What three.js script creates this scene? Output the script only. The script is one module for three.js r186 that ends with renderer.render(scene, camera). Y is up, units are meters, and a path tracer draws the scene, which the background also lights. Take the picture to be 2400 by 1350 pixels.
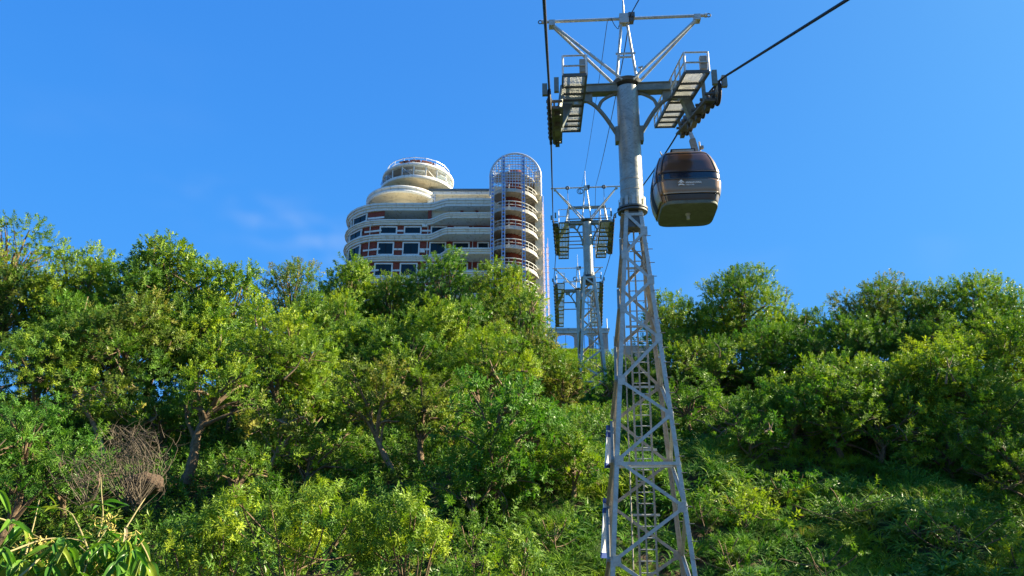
import * as THREE from 'three';
import { mergeGeometries } from 'three/addons/utils/BufferGeometryUtils.js';
import { RoundedBoxGeometry } from 'three/addons/geometries/RoundedBoxGeometry.js';
import { TextGeometry } from 'three/addons/geometries/TextGeometry.js';
import { FontLoader } from 'three/addons/loaders/FontLoader.js';
import { ImprovedNoise } from 'three/addons/math/ImprovedNoise.js';

// ------------------------------------------------------------------ camera, sky, sun, exposure
const R = THREE.MathUtils.degToRad;
const scene = new THREE.Scene();
const PITCH = R(22), FOV = 42;
const camera = new THREE.PerspectiveCamera(FOV, 2400 / 1350, 0.1, 6000);
camera.position.set(0, 0, 0);
camera.rotation.set(PITCH, 0, 0);
scene.add(camera);
const renderer = new THREE.WebGLRenderer({ antialias: true });
renderer.toneMapping = THREE.LinearToneMapping;
const EXPOSURE = 4.0;
renderer.toneMappingExposure = EXPOSURE;
renderer.shadowMap.enabled = true;
const SUN_AZ = R(83), SUN_EL = R(33);
const SUN = new THREE.Vector3(Math.sin(SUN_AZ) * Math.cos(SUN_EL), Math.sin(SUN_EL), -Math.cos(SUN_AZ) * Math.cos(SUN_EL));
const sun = new THREE.DirectionalLight(new THREE.Color().setRGB(1, 0.87, 0.62), 5);
sun.position.copy(SUN).multiplyScalar(200); sun.target.position.set(0, 10, -50);
sun.position.add(sun.target.position);
sun.castShadow = true; sun.shadow.mapSize.set(4096, 4096);
Object.assign(sun.shadow.camera, { left: -90, right: 90, top: 90, bottom: -90, near: 1, far: 500 });
scene.add(sun, sun.target);

const NOI = new ImprovedNoise();
const fbm = (x, y, z, o = 4) => { let s = 0, a = 0.5; for (let i = 0; i < o; i++) { s += a * NOI.noise(x, y, z); x *= 2.03; y *= 2.03; z *= 2.03; a *= 0.5; } return s; };
const sst = (a, b, x) => { const t = Math.min(1, Math.max(0, (x - a) / (b - a))); return t * t * (3 - 2 * t); };
const lerp = (a, b, t) => a + (b - a) * t;
{
  const W = 1024, H = 512, d = new Float32Array(W * H * 4), v = new THREE.Vector3();
  for (let j = 0; j < H; j++) for (let i = 0; i < W; i++) {
    const el = ((j + 0.5) / H - 0.5) * Math.PI, az = ((i + 0.5) / W - 0.5) * 2 * Math.PI;
    v.set(Math.cos(el) * Math.cos(az), Math.sin(el), Math.cos(el) * Math.sin(az));
    const e = Math.max(0, el) * 180 / Math.PI, g = Math.acos(Math.min(1, v.dot(SUN))) * 180 / Math.PI;
    const t = sst(14, 48, e), h = Math.exp(-e / 14);
    let r = lerp(0.040, 0.036, t), gg = lerp(0.318, 0.245, t), b = lerp(0.985, 0.83, t);
    r += 0.15 * h; gg += 0.24 * h; b += 0.05 * h;
    const s = Math.exp(-g / 21);
    r += 0.40 * s; gg += 0.78 * s; b += 0.5 * s;
    // one thin veil of high cloud low in the sky
    const azd = Math.atan2(v.x, -v.z) * 180 / Math.PI, ca = (azd + 15.5) / 8, ce = (e - 24.7 + (azd + 15.5) * 0.18) / 1.7;
    const w = Math.exp(-ca * ca - ce * ce) * sst(-0.25, 0.45, fbm(azd * 0.3, e * 0.9, 4.2, 6)) * 0.2 + 0.05 * sst(0.1, 0.5, fbm(azd * 0.05, e * 0.12, 9.2, 4)) * sst(40, 22, e);
    r = lerp(r, 0.75, w); gg = lerp(gg, 0.86, w); b = lerp(b, 1.0, w);
    d.set([r / EXPOSURE, gg / EXPOSURE, b / EXPOSURE, 1], (j * W + i) * 4);
  }
  const sky = new THREE.DataTexture(d, W, H, THREE.RGBAFormat, THREE.FloatType);
  sky.mapping = THREE.EquirectangularReflectionMapping; sky.magFilter = THREE.LinearFilter; sky.minFilter = THREE.LinearFilter; sky.needsUpdate = true;
  scene.background = sky; scene.environment = sky;
}

// ------------------------------------------------------------------ helpers
const V = (x, y, z) => new THREE.Vector3(x, y, z);
let seed = 7;
const rnd = () => { seed |= 0; seed = seed + 0x6D2B79F5 | 0; let t = Math.imul(seed ^ seed >>> 15, 1 | seed); t = t + Math.imul(t ^ t >>> 7, 61 | t) ^ t; return ((t ^ t >>> 14) >>> 0) / 4294967296; };
const rr = (a, b) => a + (b - a) * rnd();
const FPX = 675 / Math.tan(R(FOV / 2));
const cp = Math.cos(PITCH), sp = Math.sin(PITCH);
// the point at horizontal distance D in front of the eye that a surveyor's sight (px, py on the 2400 x 1350 plate) meets
function at(px, py, D) {
  const x = (px - 1200) / FPX, y = (675 - py) / FPX, k = D / (cp - y * sp);
  return V(x * k, (y * cp + sp) * k, -D);
}
const used = {};
function numbered(n) { if (!(n in used)) { used[n] = 0; return n; } used[n]++; return n + '_' + String(used[n]).padStart(3, '0'); }
function thing(name, label, category, pos = V(0, 0, 0), group) {
  const o = new THREE.Group(); o.name = numbered(name); o.position.copy(pos); scene.add(o);
  o.userData = { label, category }; if (group) o.userData.group = group; return o;
}
function part(name, geos, mat, parent, kind) {
  const g = Array.isArray(geos) ? (geos.length === 1 ? geos[0] : mergeGeometries(geos.map(q => { const n = q.index ? q.toNonIndexed() : q; for (const k of Object.keys(n.attributes)) if (!['position', 'normal', 'uv'].includes(k)) n.deleteAttribute(k); return n; }))) : geos;
  const m = new THREE.Mesh(g, mat); m.name = name; m.castShadow = m.receiveShadow = true; if (kind) m.userData.kind = kind; parent.add(m); return m;
}
// uv in metres from position, by the dominant axis of the normal
function muv(g) {
  if (g.index) g = g.toNonIndexed();
  const p = g.attributes.position, n = g.attributes.normal, uv = new Float32Array(p.count * 2);
  for (let i = 0; i < p.count; i++) {
    const ax = Math.abs(n.getX(i)), ay = Math.abs(n.getY(i)), az = Math.abs(n.getZ(i));
    if (ax > ay && ax > az) { uv[2 * i] = p.getZ(i); uv[2 * i + 1] = p.getY(i); } else if (ay > az) { uv[2 * i] = p.getX(i); uv[2 * i + 1] = p.getZ(i); } else { uv[2 * i] = p.getX(i); uv[2 * i + 1] = p.getY(i); }
  }
  g.setAttribute('uv', new THREE.BufferAttribute(uv, 2)); return g;
}
const box = (w, h, d, x = 0, y = 0, z = 0) => muv(new THREE.BoxGeometry(w, h, d).translate(x, y, z));
const MX = new THREE.Matrix4();
function orient(g, a, b, up = V(0, 1, 0)) {          // geometry along +y centred at 0 -> from a to b
  const y = b.clone().sub(a).normalize(); let x = V().crossVectors(y, up); if (x.lengthSq() < 1e-6) x.crossVectors(y, V(0, 0, 1)); x.normalize();
  const z = V().crossVectors(x, y); MX.makeBasis(x, y, z); MX.setPosition(a.clone().add(b).multiplyScalar(0.5)); return g.applyMatrix4(MX);
}
const bar = (a, b, w, h = w, up) => orient(muv(new THREE.BoxGeometry(w, a.distanceTo(b), h)), a, b, up);
const rod = (a, b, r, r2 = r, n = 8) => orient(muv(new THREE.CylinderGeometry(r2, r, a.distanceTo(b), n, 1)), a, b);
// angle iron: two thin legs at right angles
function angle(a, b, w, t, up) {
  const L = a.distanceTo(b);
  return [orient(muv(new THREE.BoxGeometry(w, L, t)), a, b, up), orient(muv(new THREE.BoxGeometry(t, L, w - t - 0.002).translate(w / 2 - t / 2, 0, -w / 2)), a, b, up)];
}
function tube(pts, r, n = 6, seg) { return muv(new THREE.TubeGeometry(new THREE.CatmullRomCurve3(pts), seg || pts.length * 4, r, n, false)); }
function limb(pts, r0, r1, n = 7, seg = 10) {
  const c = new THREE.CatmullRomCurve3(pts), g = new THREE.TubeGeometry(c, seg, 1, n, false), p = g.attributes.position;
  for (let i = 0; i <= seg; i++) { const q = c.getPointAt(i / seg), r = lerp(r0, r1, i / seg) * (1 + 0.12 * Math.sin(i * 2.3)); for (let j = 0; j <= n; j++) { const k = i * (n + 1) + j; p.setXYZ(k, q.x + (p.getX(k) - q.x) * r, q.y + (p.getY(k) - q.y) * r, q.z + (p.getZ(k) - q.z) * r); } }
  g.computeVertexNormals(); return muv(g);
}
function noiseTex(n, f, srgb, rep = 1) {
  const d = new Uint8Array(n * n * 4);
  for (let j = 0; j < n; j++) for (let i = 0; i < n; i++) { const c = f(i / n, j / n); d.set([c[0] * 255, c[1] * 255, c[2] * 255, 255].map(q => Math.max(0, Math.min(255, q))), (j * n + i) * 4); }
  const t = new THREE.DataTexture(d, n, n, THREE.RGBAFormat); t.wrapS = t.wrapT = THREE.RepeatWrapping; t.magFilter = THREE.LinearFilter; t.minFilter = THREE.LinearMipmapLinearFilter; t.generateMipmaps = true;
  t.repeat.set(rep, rep); if (srgb) t.colorSpace = THREE.SRGBColorSpace; t.needsUpdate = true; return t;
}
// tileable fbm on the unit square
const tfbm = (u, v, f, z = 0, o = 4) => { const a = u * 2 * Math.PI, b = v * 2 * Math.PI, q = f / 6.283; return fbm(q * Math.cos(a) + 5, q * Math.sin(a) + q * Math.cos(b) * 1.3 + z, q * Math.sin(b) * 1.3 + 9, o); };
const SM = (o) => new THREE.MeshStandardMaterial(o);
const col = (r, g, b) => new THREE.Color().setRGB(r, g, b);

// ------------------------------------------------------------------ materials
const galvMap = noiseTex(256, (u, v) => { const a = tfbm(u, v, 6, 1), b = tfbm(u, v, 24, 7), c = tfbm(u, v, 3, 3); const k = 0.80 + 0.35 * a + 0.25 * b, rust = sst(0.10, 0.40, c) * 0.5; return [k, k * (1 - 0.18 * rust), k * (1 - 0.38 * rust)]; }, false, 0.7);
const galvRough = noiseTex(128, (u, v) => { const k = 0.55 + 0.4 * tfbm(u, v, 14, 2); return [k, k, k]; }, false, 1);
const M = {
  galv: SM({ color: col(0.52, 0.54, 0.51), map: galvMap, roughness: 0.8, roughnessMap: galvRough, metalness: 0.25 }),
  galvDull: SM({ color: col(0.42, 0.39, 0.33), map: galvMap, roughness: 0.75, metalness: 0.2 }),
  galvDark: SM({ color: col(0.13, 0.14, 0.14), map: galvMap, roughness: 0.6, metalness: 0.4 }),
  greyGreen: SM({ color: col(0.22, 0.25, 0.22), map: galvMap, roughness: 0.6, metalness: 0.25 }),
  rubber: SM({ color: col(0.012, 0.012, 0.014), roughness: 0.7 }),
  rope: SM({ color: col(0.02, 0.02, 0.025), roughness: 0.55, metalness: 0.3 }),
  white: SM({ color: col(0.78, 0.78, 0.76), roughness: 0.5 }),
  blue: SM({ color: col(0.04, 0.08, 0.28), roughness: 0.5 }),
};
const SHOW = globalThis.__only || null;

// ------------------------------------------------------------------ the hillside: one sheet out to the horizon
const PROF = [[-3000, -60], [-400, -40], [-60, -6], [-10, -4], [14, -3.2], [19, -2.2], [24, 0.2], [30, 3.9], [40, 8.2], [57, 14.0], [75, 21.5], [86, 26.2], [92, 26.9], [104, 27], [118, 27], [150, 22], [260, -10], [600, -60], [4000, -90]];
function prof(D) { for (let i = 1; i < PROF.length; i++) if (D < PROF[i][0]) { const a = PROF[i - 1], b = PROF[i], t = (D - a[0]) / (b[0] - a[0]); return lerp(a[1], b[1], t); } return -90; }
function groundY(x, z) {
  const D = -z; let h = prof(D);
  const a = x / Math.max(D, 20);
  const capL = 9 + 0.02 * D, capR = 17.5;
  const kl = sst(-0.255, -0.34, a), kr = sst(0.155, 0.25, a);
  if (h > capL) h = lerp(h, capL, kl);
  if (h > capR) h = lerp(h, capR, kr);
  const near = sst(0, 25, D) * sst(300, 120, D);
  h += near * (1.1 * NOI.noise(x * 0.09, D * 0.09, 1.7) + 0.35 * NOI.noise(x * 0.33, D * 0.33, 4.4));
  const slope = sst(0.12, 0.2, a) * sst(16, 22, D) * sst(60, 50, D);           // humps of the fern slope
  h += slope * (1.5 * Math.max(-0.25, NOI.noise(x * 0.16 + 2, D * 0.22, 8.1)) + 0.9 * Math.abs(NOI.noise(x * 0.3, D * 0.42, 2.2)));
  return h;
}
{
  const xs = [], zs = [];
  const add = (arr, a, b, n) => { for (let i = 0; i < n; i++) arr.push(a + (b - a) * i / n); };
  add(xs, -3000, -200, 8); add(xs, -200, -60, 14); add(xs, -60, 60, 150); add(xs, 60, 200, 14); add(xs, 200, 3001, 9);
  add(zs, 1500, 60, 8); add(zs, 60, 0, 15); add(zs, 0, -130, 165); add(zs, -130, -300, 14); add(zs, -300, -3600, 12);
  const pos = [], idx = [], nx = xs.length;
  for (const z of zs) for (const x of xs) pos.push(x, groundY(x, z), z);
  for (let j = 0; j < zs.length - 1; j++) for (let i = 0; i < nx - 1; i++) { const a = j * nx + i; idx.push(a, a + 1, a + nx, a + 1, a + nx + 1, a + nx); }
  const g = new THREE.BufferGeometry(); g.setAttribute('position', new THREE.Float32BufferAttribute(pos, 3)); g.setIndex(idx); g.computeVertexNormals();
  const uv = []; for (let i = 0; i < pos.length; i += 3) uv.push(pos[i], pos[i + 2]); g.setAttribute('uv', new THREE.Float32BufferAttribute(uv, 2));
  const soil = noiseTex(512, (u, v) => { const a = tfbm(u, v, 9, 2, 5), b = tfbm(u, v, 40, 5), m = sst(-0.1, 0.2, a); return [lerp(0.26, 0.17, m) + b * 0.12, lerp(0.20, 0.24, m) + b * 0.12, lerp(0.13, 0.09, m) + b * 0.06]; }, true, 0.12);
  const m = part('hillside_ground', g, SM({ color: 0xffffff, map: soil, roughness: 1, bumpMap: soil, bumpScale: 0.06 }), scene, 'structure');
  m.userData.label = 'brown and green earth of the steep hillside'; m.userData.category = 'ground';
}

// ------------------------------------------------------------------ the hotel on the ridge
const brickMap = noiseTex(256, (u, v) => { const row = Math.floor(v * 16), k = 0.75 + 0.3 * tfbm(u, v, 30, 2) + 0.25 * tfbm(u, v, 5, 4), j = (v * 16) % 1 < 0.12 ? 0.5 : 0; return [lerp(0.72, 0.66, j) * k, lerp(0.33, 0.5, j) * k, lerp(0.25, 0.44, j) * k]; }, true, 0.8);
const plasterMap = noiseTex(256, (u, v) => { const k = 0.9 + 0.16 * tfbm(u, v, 8, 3) + 0.1 * tfbm(u, v, 40, 1), s = sst(0.08, 0.4, tfbm(u, v * 0.2, 14, 8)) * 0.26; return [k - s, k - s * 1.1, k - s * 1.3]; }, false, 0.25);
const B = {
  brick: SM({ color: col(0.85, 0.8, 0.8), map: brickMap, roughness: 0.9 }),
  cream: SM({ color: col(0.72, 0.63, 0.45), map: plasterMap, roughness: 0.9 }),
  band: SM({ color: col(0.76, 0.77, 0.72), map: plasterMap, roughness: 0.85 }),
  white: SM({ color: col(0.80, 0.80, 0.76), map: plasterMap, roughness: 0.8 }),
  dark: SM({ color: col(0.02, 0.02, 0.022), roughness: 0.9 }),
  glass: new THREE.MeshPhysicalMaterial({ color: col(0.010, 0.022, 0.03), roughness: 0.15, specularIntensity: 0.5 }),
  roof: SM({ color: col(0.10, 0.13, 0.15), roughness: 0.6 }),
  steel: SM({ color: col(0.52, 0.55, 0.60), roughness: 0.45, metalness: 0.35 }),
  bluePost: SM({ color: col(0.16, 0.26, 0.62), roughness: 0.45 }),
  step: SM({ color: col(0.34, 0.32, 0.29), map: plasterMap, roughness: 0.9 }),
  pink: SM({ color: col(0.50, 0.42, 0.52), roughness: 0.7 }),
  panel: SM({ color: col(0.22, 0.09, 0.075), roughness: 0.7 }),
};
const XR = -2.9, XC = -19.2, RD = 6.4, DF = 100.6;      // right end, start of the round left end, its radius, front wall distance
// outline of a floor slab; off = how far it stands out of the wall, bump = forward swing of the right-hand balconies
function outline(off, bump = 0, b0 = -12.2, b1 = -8.6, notch) {
  const p = [];
  p.push([XR, DF + 2 * RD]);
  const n = 14;
  const fr = (x) => DF - off - bump * sst(b0, b1, x);
  for (let i = 0; i <= 26; i++) { const x = lerp(XR, XC, i / 26); if (notch && x < notch[1] && x > notch[0]) { if (!notch.done) { notch.done = 1; p.push([notch[1], fr(x)], [notch[1], DF + 3.5], [notch[0], DF + 3.5], [notch[0], fr(x)]); } continue; } p.push([x, fr(x)]); }
  for (let i = 1; i <= n; i++) { const a = Math.PI * i / n; p.push([XC - Math.sin(a) * (RD + off), DF + RD - Math.cos(a) * (RD + off)]); }
  p.push([XC, DF + 2 * RD + off]);
  return p;
}
function slab(pts, y0, y1) {
  const s = new THREE.Shape(pts.map(([x, d]) => new THREE.Vector2(x, d)));
  const g = new THREE.ExtrudeGeometry(s, { depth: y1 - y0, bevelEnabled: false, steps: 1 });
  g.rotateX(-Math.PI / 2); g.translate(0, y0, 0);      // shape y (= D) becomes -z
  return muv(g);
}
const hotel = thing('hotel_building', 'large hotel with curved white balcony bands and red brick walls behind the treetops', 'building');
{
  // storeys: [band bottom, band top], wall between
  const FL = [[53.1, 54.2], [50.7, 51.45], [48.1, 49.0], [44.75, 45.55], [41.35, 42.15], [37.95, 38.75], [34.55, 35.35]];
  FL.forEach(([a, b], i) => {
    const bump = i === 0 ? 1.4 : i === 3 ? 2.6 : 2.2, s0 = i === 3 ? -11.2 : -12.6, s1 = i === 3 ? -8.6 : -9.2, h = b - a;
    part('balcony_band', [slab(outline(0.35, bump, s0, s1), a, a + h * 0.40), slab(outline(0.52, bump, s0, s1), a + h * 0.40 + 0.002, a + h * 0.72), slab(outline(0.68, bump, s0, s1), a + h * 0.72 + 0.004, b)], B.band, hotel);
    const top = i ? FL[i - 1][0] : 0;
    if (i) part('wall', slab(outline(0, 0, 0, 1, i === 1 ? [at(887, 505, DF).x, at(1004, 505, DF).x] : undefined), b + 0.003, top - 0.003), i === 1 ? B.cream : B.brick, hotel);
  });
  part('wall', slab(outline(0, 0), 24, 34.49), B.brick, hotel);
  // windows: frame of four bars with a pane in it
  function windowAt(x0, x1, y0, y1, curved) {
    const w = x1 - x0 + 0.1, h = y1 - y0, f = 0.2;
    const fr = part('window', [box(w, f, 0.2, 0, h / 2 - f / 2, 0), box(w, f, 0.2, 0, -h / 2 + f / 2, 0), box(f, h - 2 * f - 0.004, 0.19, -w / 2 + f / 2, 0, 0), box(f, h - 2 * f - 0.004, 0.19, w / 2 - f / 2, 0, 0)], B.white, hotel);
    part('pane', box(w - 2 * f, h - 2 * f, 0.03, 0, 0, -0.02), B.glass, fr);
    part('mullion', box(0.05, h - 2 * f, 0.07, 0, 0, 0.03), B.dark, fr);
    if (curved !== undefined) { const a = R(curved); fr.position.set(XC - Math.sin(a) * (RD + 0.05), (y0 + y1) / 2, -(DF + RD - Math.cos(a) * (RD + 0.05))); fr.rotation.y = -a; }
    else fr.position.set((x0 + x1) / 2, (y0 + y1) / 2, -(DF - 0.06));
  }
  const px = (x, y) => at(x, y, DF).x;
  const rows = [
    [49.2, 50.55, 548, [[890, 930], [947, 987], [1010, 1047], [1064, 1098]]],
    [45.8, 47.95, 578, [[885, 923], [944, 983], [1007, 1045], [1062, 1100], [1119, 1146]]],
    [42.4, 44.55, 625, [[878, 920], [938, 978], [1000, 1040], [1058, 1096], [1119, 1146]]],
    [39.2, 41.0, 670, [[872, 915], [934, 976], [998, 1038], [1056, 1096]]],
  ];
  for (const [y0, y1, py, ws] of rows) {
    for (const [a, b] of ws) windowAt(px(a, py), px(b, py), y0, y1);
    for (const a of [44, 77]) windowAt(0, 3.0, y0, y1, a);
    { const a = R(14), s = part('string_course', box(2.7, 0.26, 0.14), B.white, hotel); s.position.set(XC - Math.sin(a) * (RD + 0.07), lerp(y0, y1, 0.45), -(DF + RD - Math.cos(a) * (RD + 0.07))); s.rotation.y = -a; }
    // white string courses between the windows
    let last = null;
    for (const [a, b] of ws) { if (last === null) { last = px(b, py) + 0.01; continue; } const w = px(a, py) - last - 0.02; if (w > 0.2) part('string_course', box(w, 0.26, 0.14, last + w / 2, lerp(y0, y1, 0.45), -(DF - 0.07)), B.white, hotel); last = px(b, py) + 0.01; }
  }
  // top storey: two curved windows, brick, a dark open gallery, a column and a cream recess
  for (const a of [37, 70]) windowAt(0, 3.0, 51.6, 53.0, a);
  { const a = R(11); for (const [n, w, h, y, o, m] of [['brick_panel', 2.6, 1.6, 52.25, 0.03, B.brick], ['string_course', 2.6, 0.3, 52.0, 0.09, B.white]]) { const q = part(n, box(w, h, 0.1), m, hotel); q.position.set(XC - Math.sin(a) * (RD + o), y, -(DF + RD - Math.cos(a) * (RD + o))); q.rotation.y = -a; } }
  for (const x of [915, 945, 975]) part('gallery_window', box(1.3, 1.2, 0.06, px(x, 505) * 1.034, 52.2, -(DF + 3.44)), B.glass, hotel);
  part('column', box(0.5, 1.5, 0.5, px(1008, 505), 52.22, -(DF - 0.3)), B.brick, hotel);
  for (const x of [1083, 1118]) part('column', box(0.45, 1.5, 0.4, px(x, 500), 52.22, -(DF - 0.3)), B.brick, hotel);
  for (const [x, y] of [[935, 560], [996, 530], [1052, 560], [990, 590]]) { const c = at(x, y, DF); part('air_conditioner', muv(new RoundedBoxGeometry(0.8, 0.5, 0.35, 2, 0.04).translate(c.x, c.y, -(DF - 0.19))), B.white, hotel); }
  for (const x of [866, 1002, 1108]) { const c = at(x, 560, DF); part('downpipe', rod(V(c.x, 36, -(DF - 0.08)), V(c.x, 50.6, -(DF - 0.08)), 0.06), B.band, hotel); }
  // set-back penthouse with its thin dark roof
  const P0 = at(1013, 470, 105), P1 = at(1150, 470, 105);
  part('penthouse_wall', box(P1.x - P0.x, 4.5, 7, (P0.x + P1.x) / 2, 56.5, -108.5), B.cream, hotel);
  part('penthouse_roof', box(P1.x - P0.x + 0.8, 0.35, 8, (P0.x + P1.x) / 2 - 0.2, 59.0, -108.4), B.roof, hotel);
  part('penthouse_cornice', box(P1.x - P0.x + 0.5, 0.5, 7.6, (P0.x + P1.x) / 2 - 0.2, 58.55, -108.4), B.band, hotel);
  part('downpipe', rod(V(P0.x + 0.4, 54.4, -104.8), V(P0.x + 0.4, 58.5, -104.8), 0.12), B.steel, hotel);
  part('corner_pier', box(0.8, 4.3, 0.6, P0.x - 0.3, 56.4, -104.9), B.band, hotel);
  // cupola: two round terraces, a glazed gallery and a railed roof
  const lathe = (pts, n = 56) => muv(new THREE.LatheGeometry(pts.map(([r, y]) => new THREE.Vector2(r, y)), n));
  const cA = at(950, 455, 108), cB = at(980, 430, 108.4);
  const A = (g) => g.translate(cA.x, 0, -108), C = (g) => g.translate(cB.x, 0, -108.4);
  part('lower_terrace', A(lathe([[0.1, 54.4], [3.9, 54.4], [4.0, 57.0], [4.4, 57.2], [5.7, 57.24], [5.75, 57.3], [5.78, 57.75], [5.9, 57.8], [5.9, 58.35], [5.7, 58.4], [5.65, 58.2], [0.1, 58.2]])), B.cream, hotel);
  part('terrace_rim', A(lathe([[5.8, 57.26], [6.1, 57.3], [6.1, 57.62], [5.92, 57.66], [5.92, 57.95], [6.15, 58.0], [6.15, 58.35], [5.92, 58.4]])), B.white, hotel);
  part('balustrade_ring', A(lathe([[6.1, 54.3], [6.25, 54.3], [6.25, 54.9], [6.1, 54.9], [6.1, 54.3]])), B.band, hotel);
  part('upper_terrace', C(lathe([[0.1, 58.2], [3.6, 58.2], [3.7, 59.0], [4.2, 59.5], [5.6, 59.9], [5.9, 60.0], [5.95, 60.45], [0.1, 60.45]])), B.cream, hotel);
  part('terrace_rim', C(lathe([[5.97, 60.03], [6.1, 60.05], [6.1, 60.5], [5.97, 60.55]])), B.white, hotel);
  part('gallery_core', C(lathe([[3.0, 60.46], [3.0, 62.4]])), B.brick, hotel);
  part('roof_ring', C(lathe([[0.1, 62.4], [5.4, 62.4], [5.75, 62.5], [5.85, 62.55], [5.85, 62.85], [5.6, 62.95], [0.1, 62.95]])), B.white, hotel);
  part('roof_soffit', C(lathe([[3.1, 62.36], [5.3, 62.36], [5.3, 62.39], [3.1, 62.39]])), B.concrete ||= SM({ color: col(0.52, 0.50, 0.46), map: plasterMap, roughness: 0.9 }), hotel);
  for (let i = 0; i < 18; i++) {
    const a = i / 18 * 2 * Math.PI, b = (i + 1) / 18 * 2 * Math.PI, r = 5.5, q = (t, y, k = r) => V(cB.x + Math.sin(t) * k, y, -108.4 + Math.cos(t) * k);
    part('gallery_post', bar(q(a, 60.45), q(a, 62.4), 0.16), B.white, hotel);
    if (i % 2) part('gallery_strut', bar(q(a, 62.3, 5.4), q(b, 60.6, 5.4), 0.1), B.white, hotel);
    if (i % 3 !== 1) part('gallery_pane', bar(q(a + 0.02, 61.4, 5.25), q(b - 0.02, 61.4, 5.25), 1.75, 0.04), B.glassClear ||= new THREE.MeshPhysicalMaterial({ color: col(0.75, 0.85, 0.95), transmission: 0.75, roughness: 0.06, thickness: 0 }), hotel);
    part('roof_post', bar(q(a, 62.95, 5.2), q(a, 64.2, 5.2), 0.09), B.white, hotel);
    for (const y of [63.6, 64.2]) part('roof_rail', bar(q(a, y, 5.2), q(b, y, 5.2), 0.08), B.steel, hotel);
  }
  for (const i of [16.6, 17.6, 0.6]) { const a = i / 18 * 2 * Math.PI, b = (i + 1) / 18 * 2 * Math.PI, q = (t, y) => V(cB.x + Math.sin(t) * 5.05, y, -108.4 + Math.cos(t) * 5.05); part('parapet_panel', bar(q(a, 63.5), q(b - 0.03, 63.5), 1.05, 0.06), B.panel, hotel); }
  for (let i = 0; i < 14; i++) { const a = R(-20 + i * 9); part('planter', box(0.45, 0.5 + 0.5 * rnd(), 0.4, cB.x + Math.sin(a) * 5.0, 63.35, -108.4 + Math.cos(a) * 5.0), [B.panel, B.pink, B.white][i % 3], hotel); }
}
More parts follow.
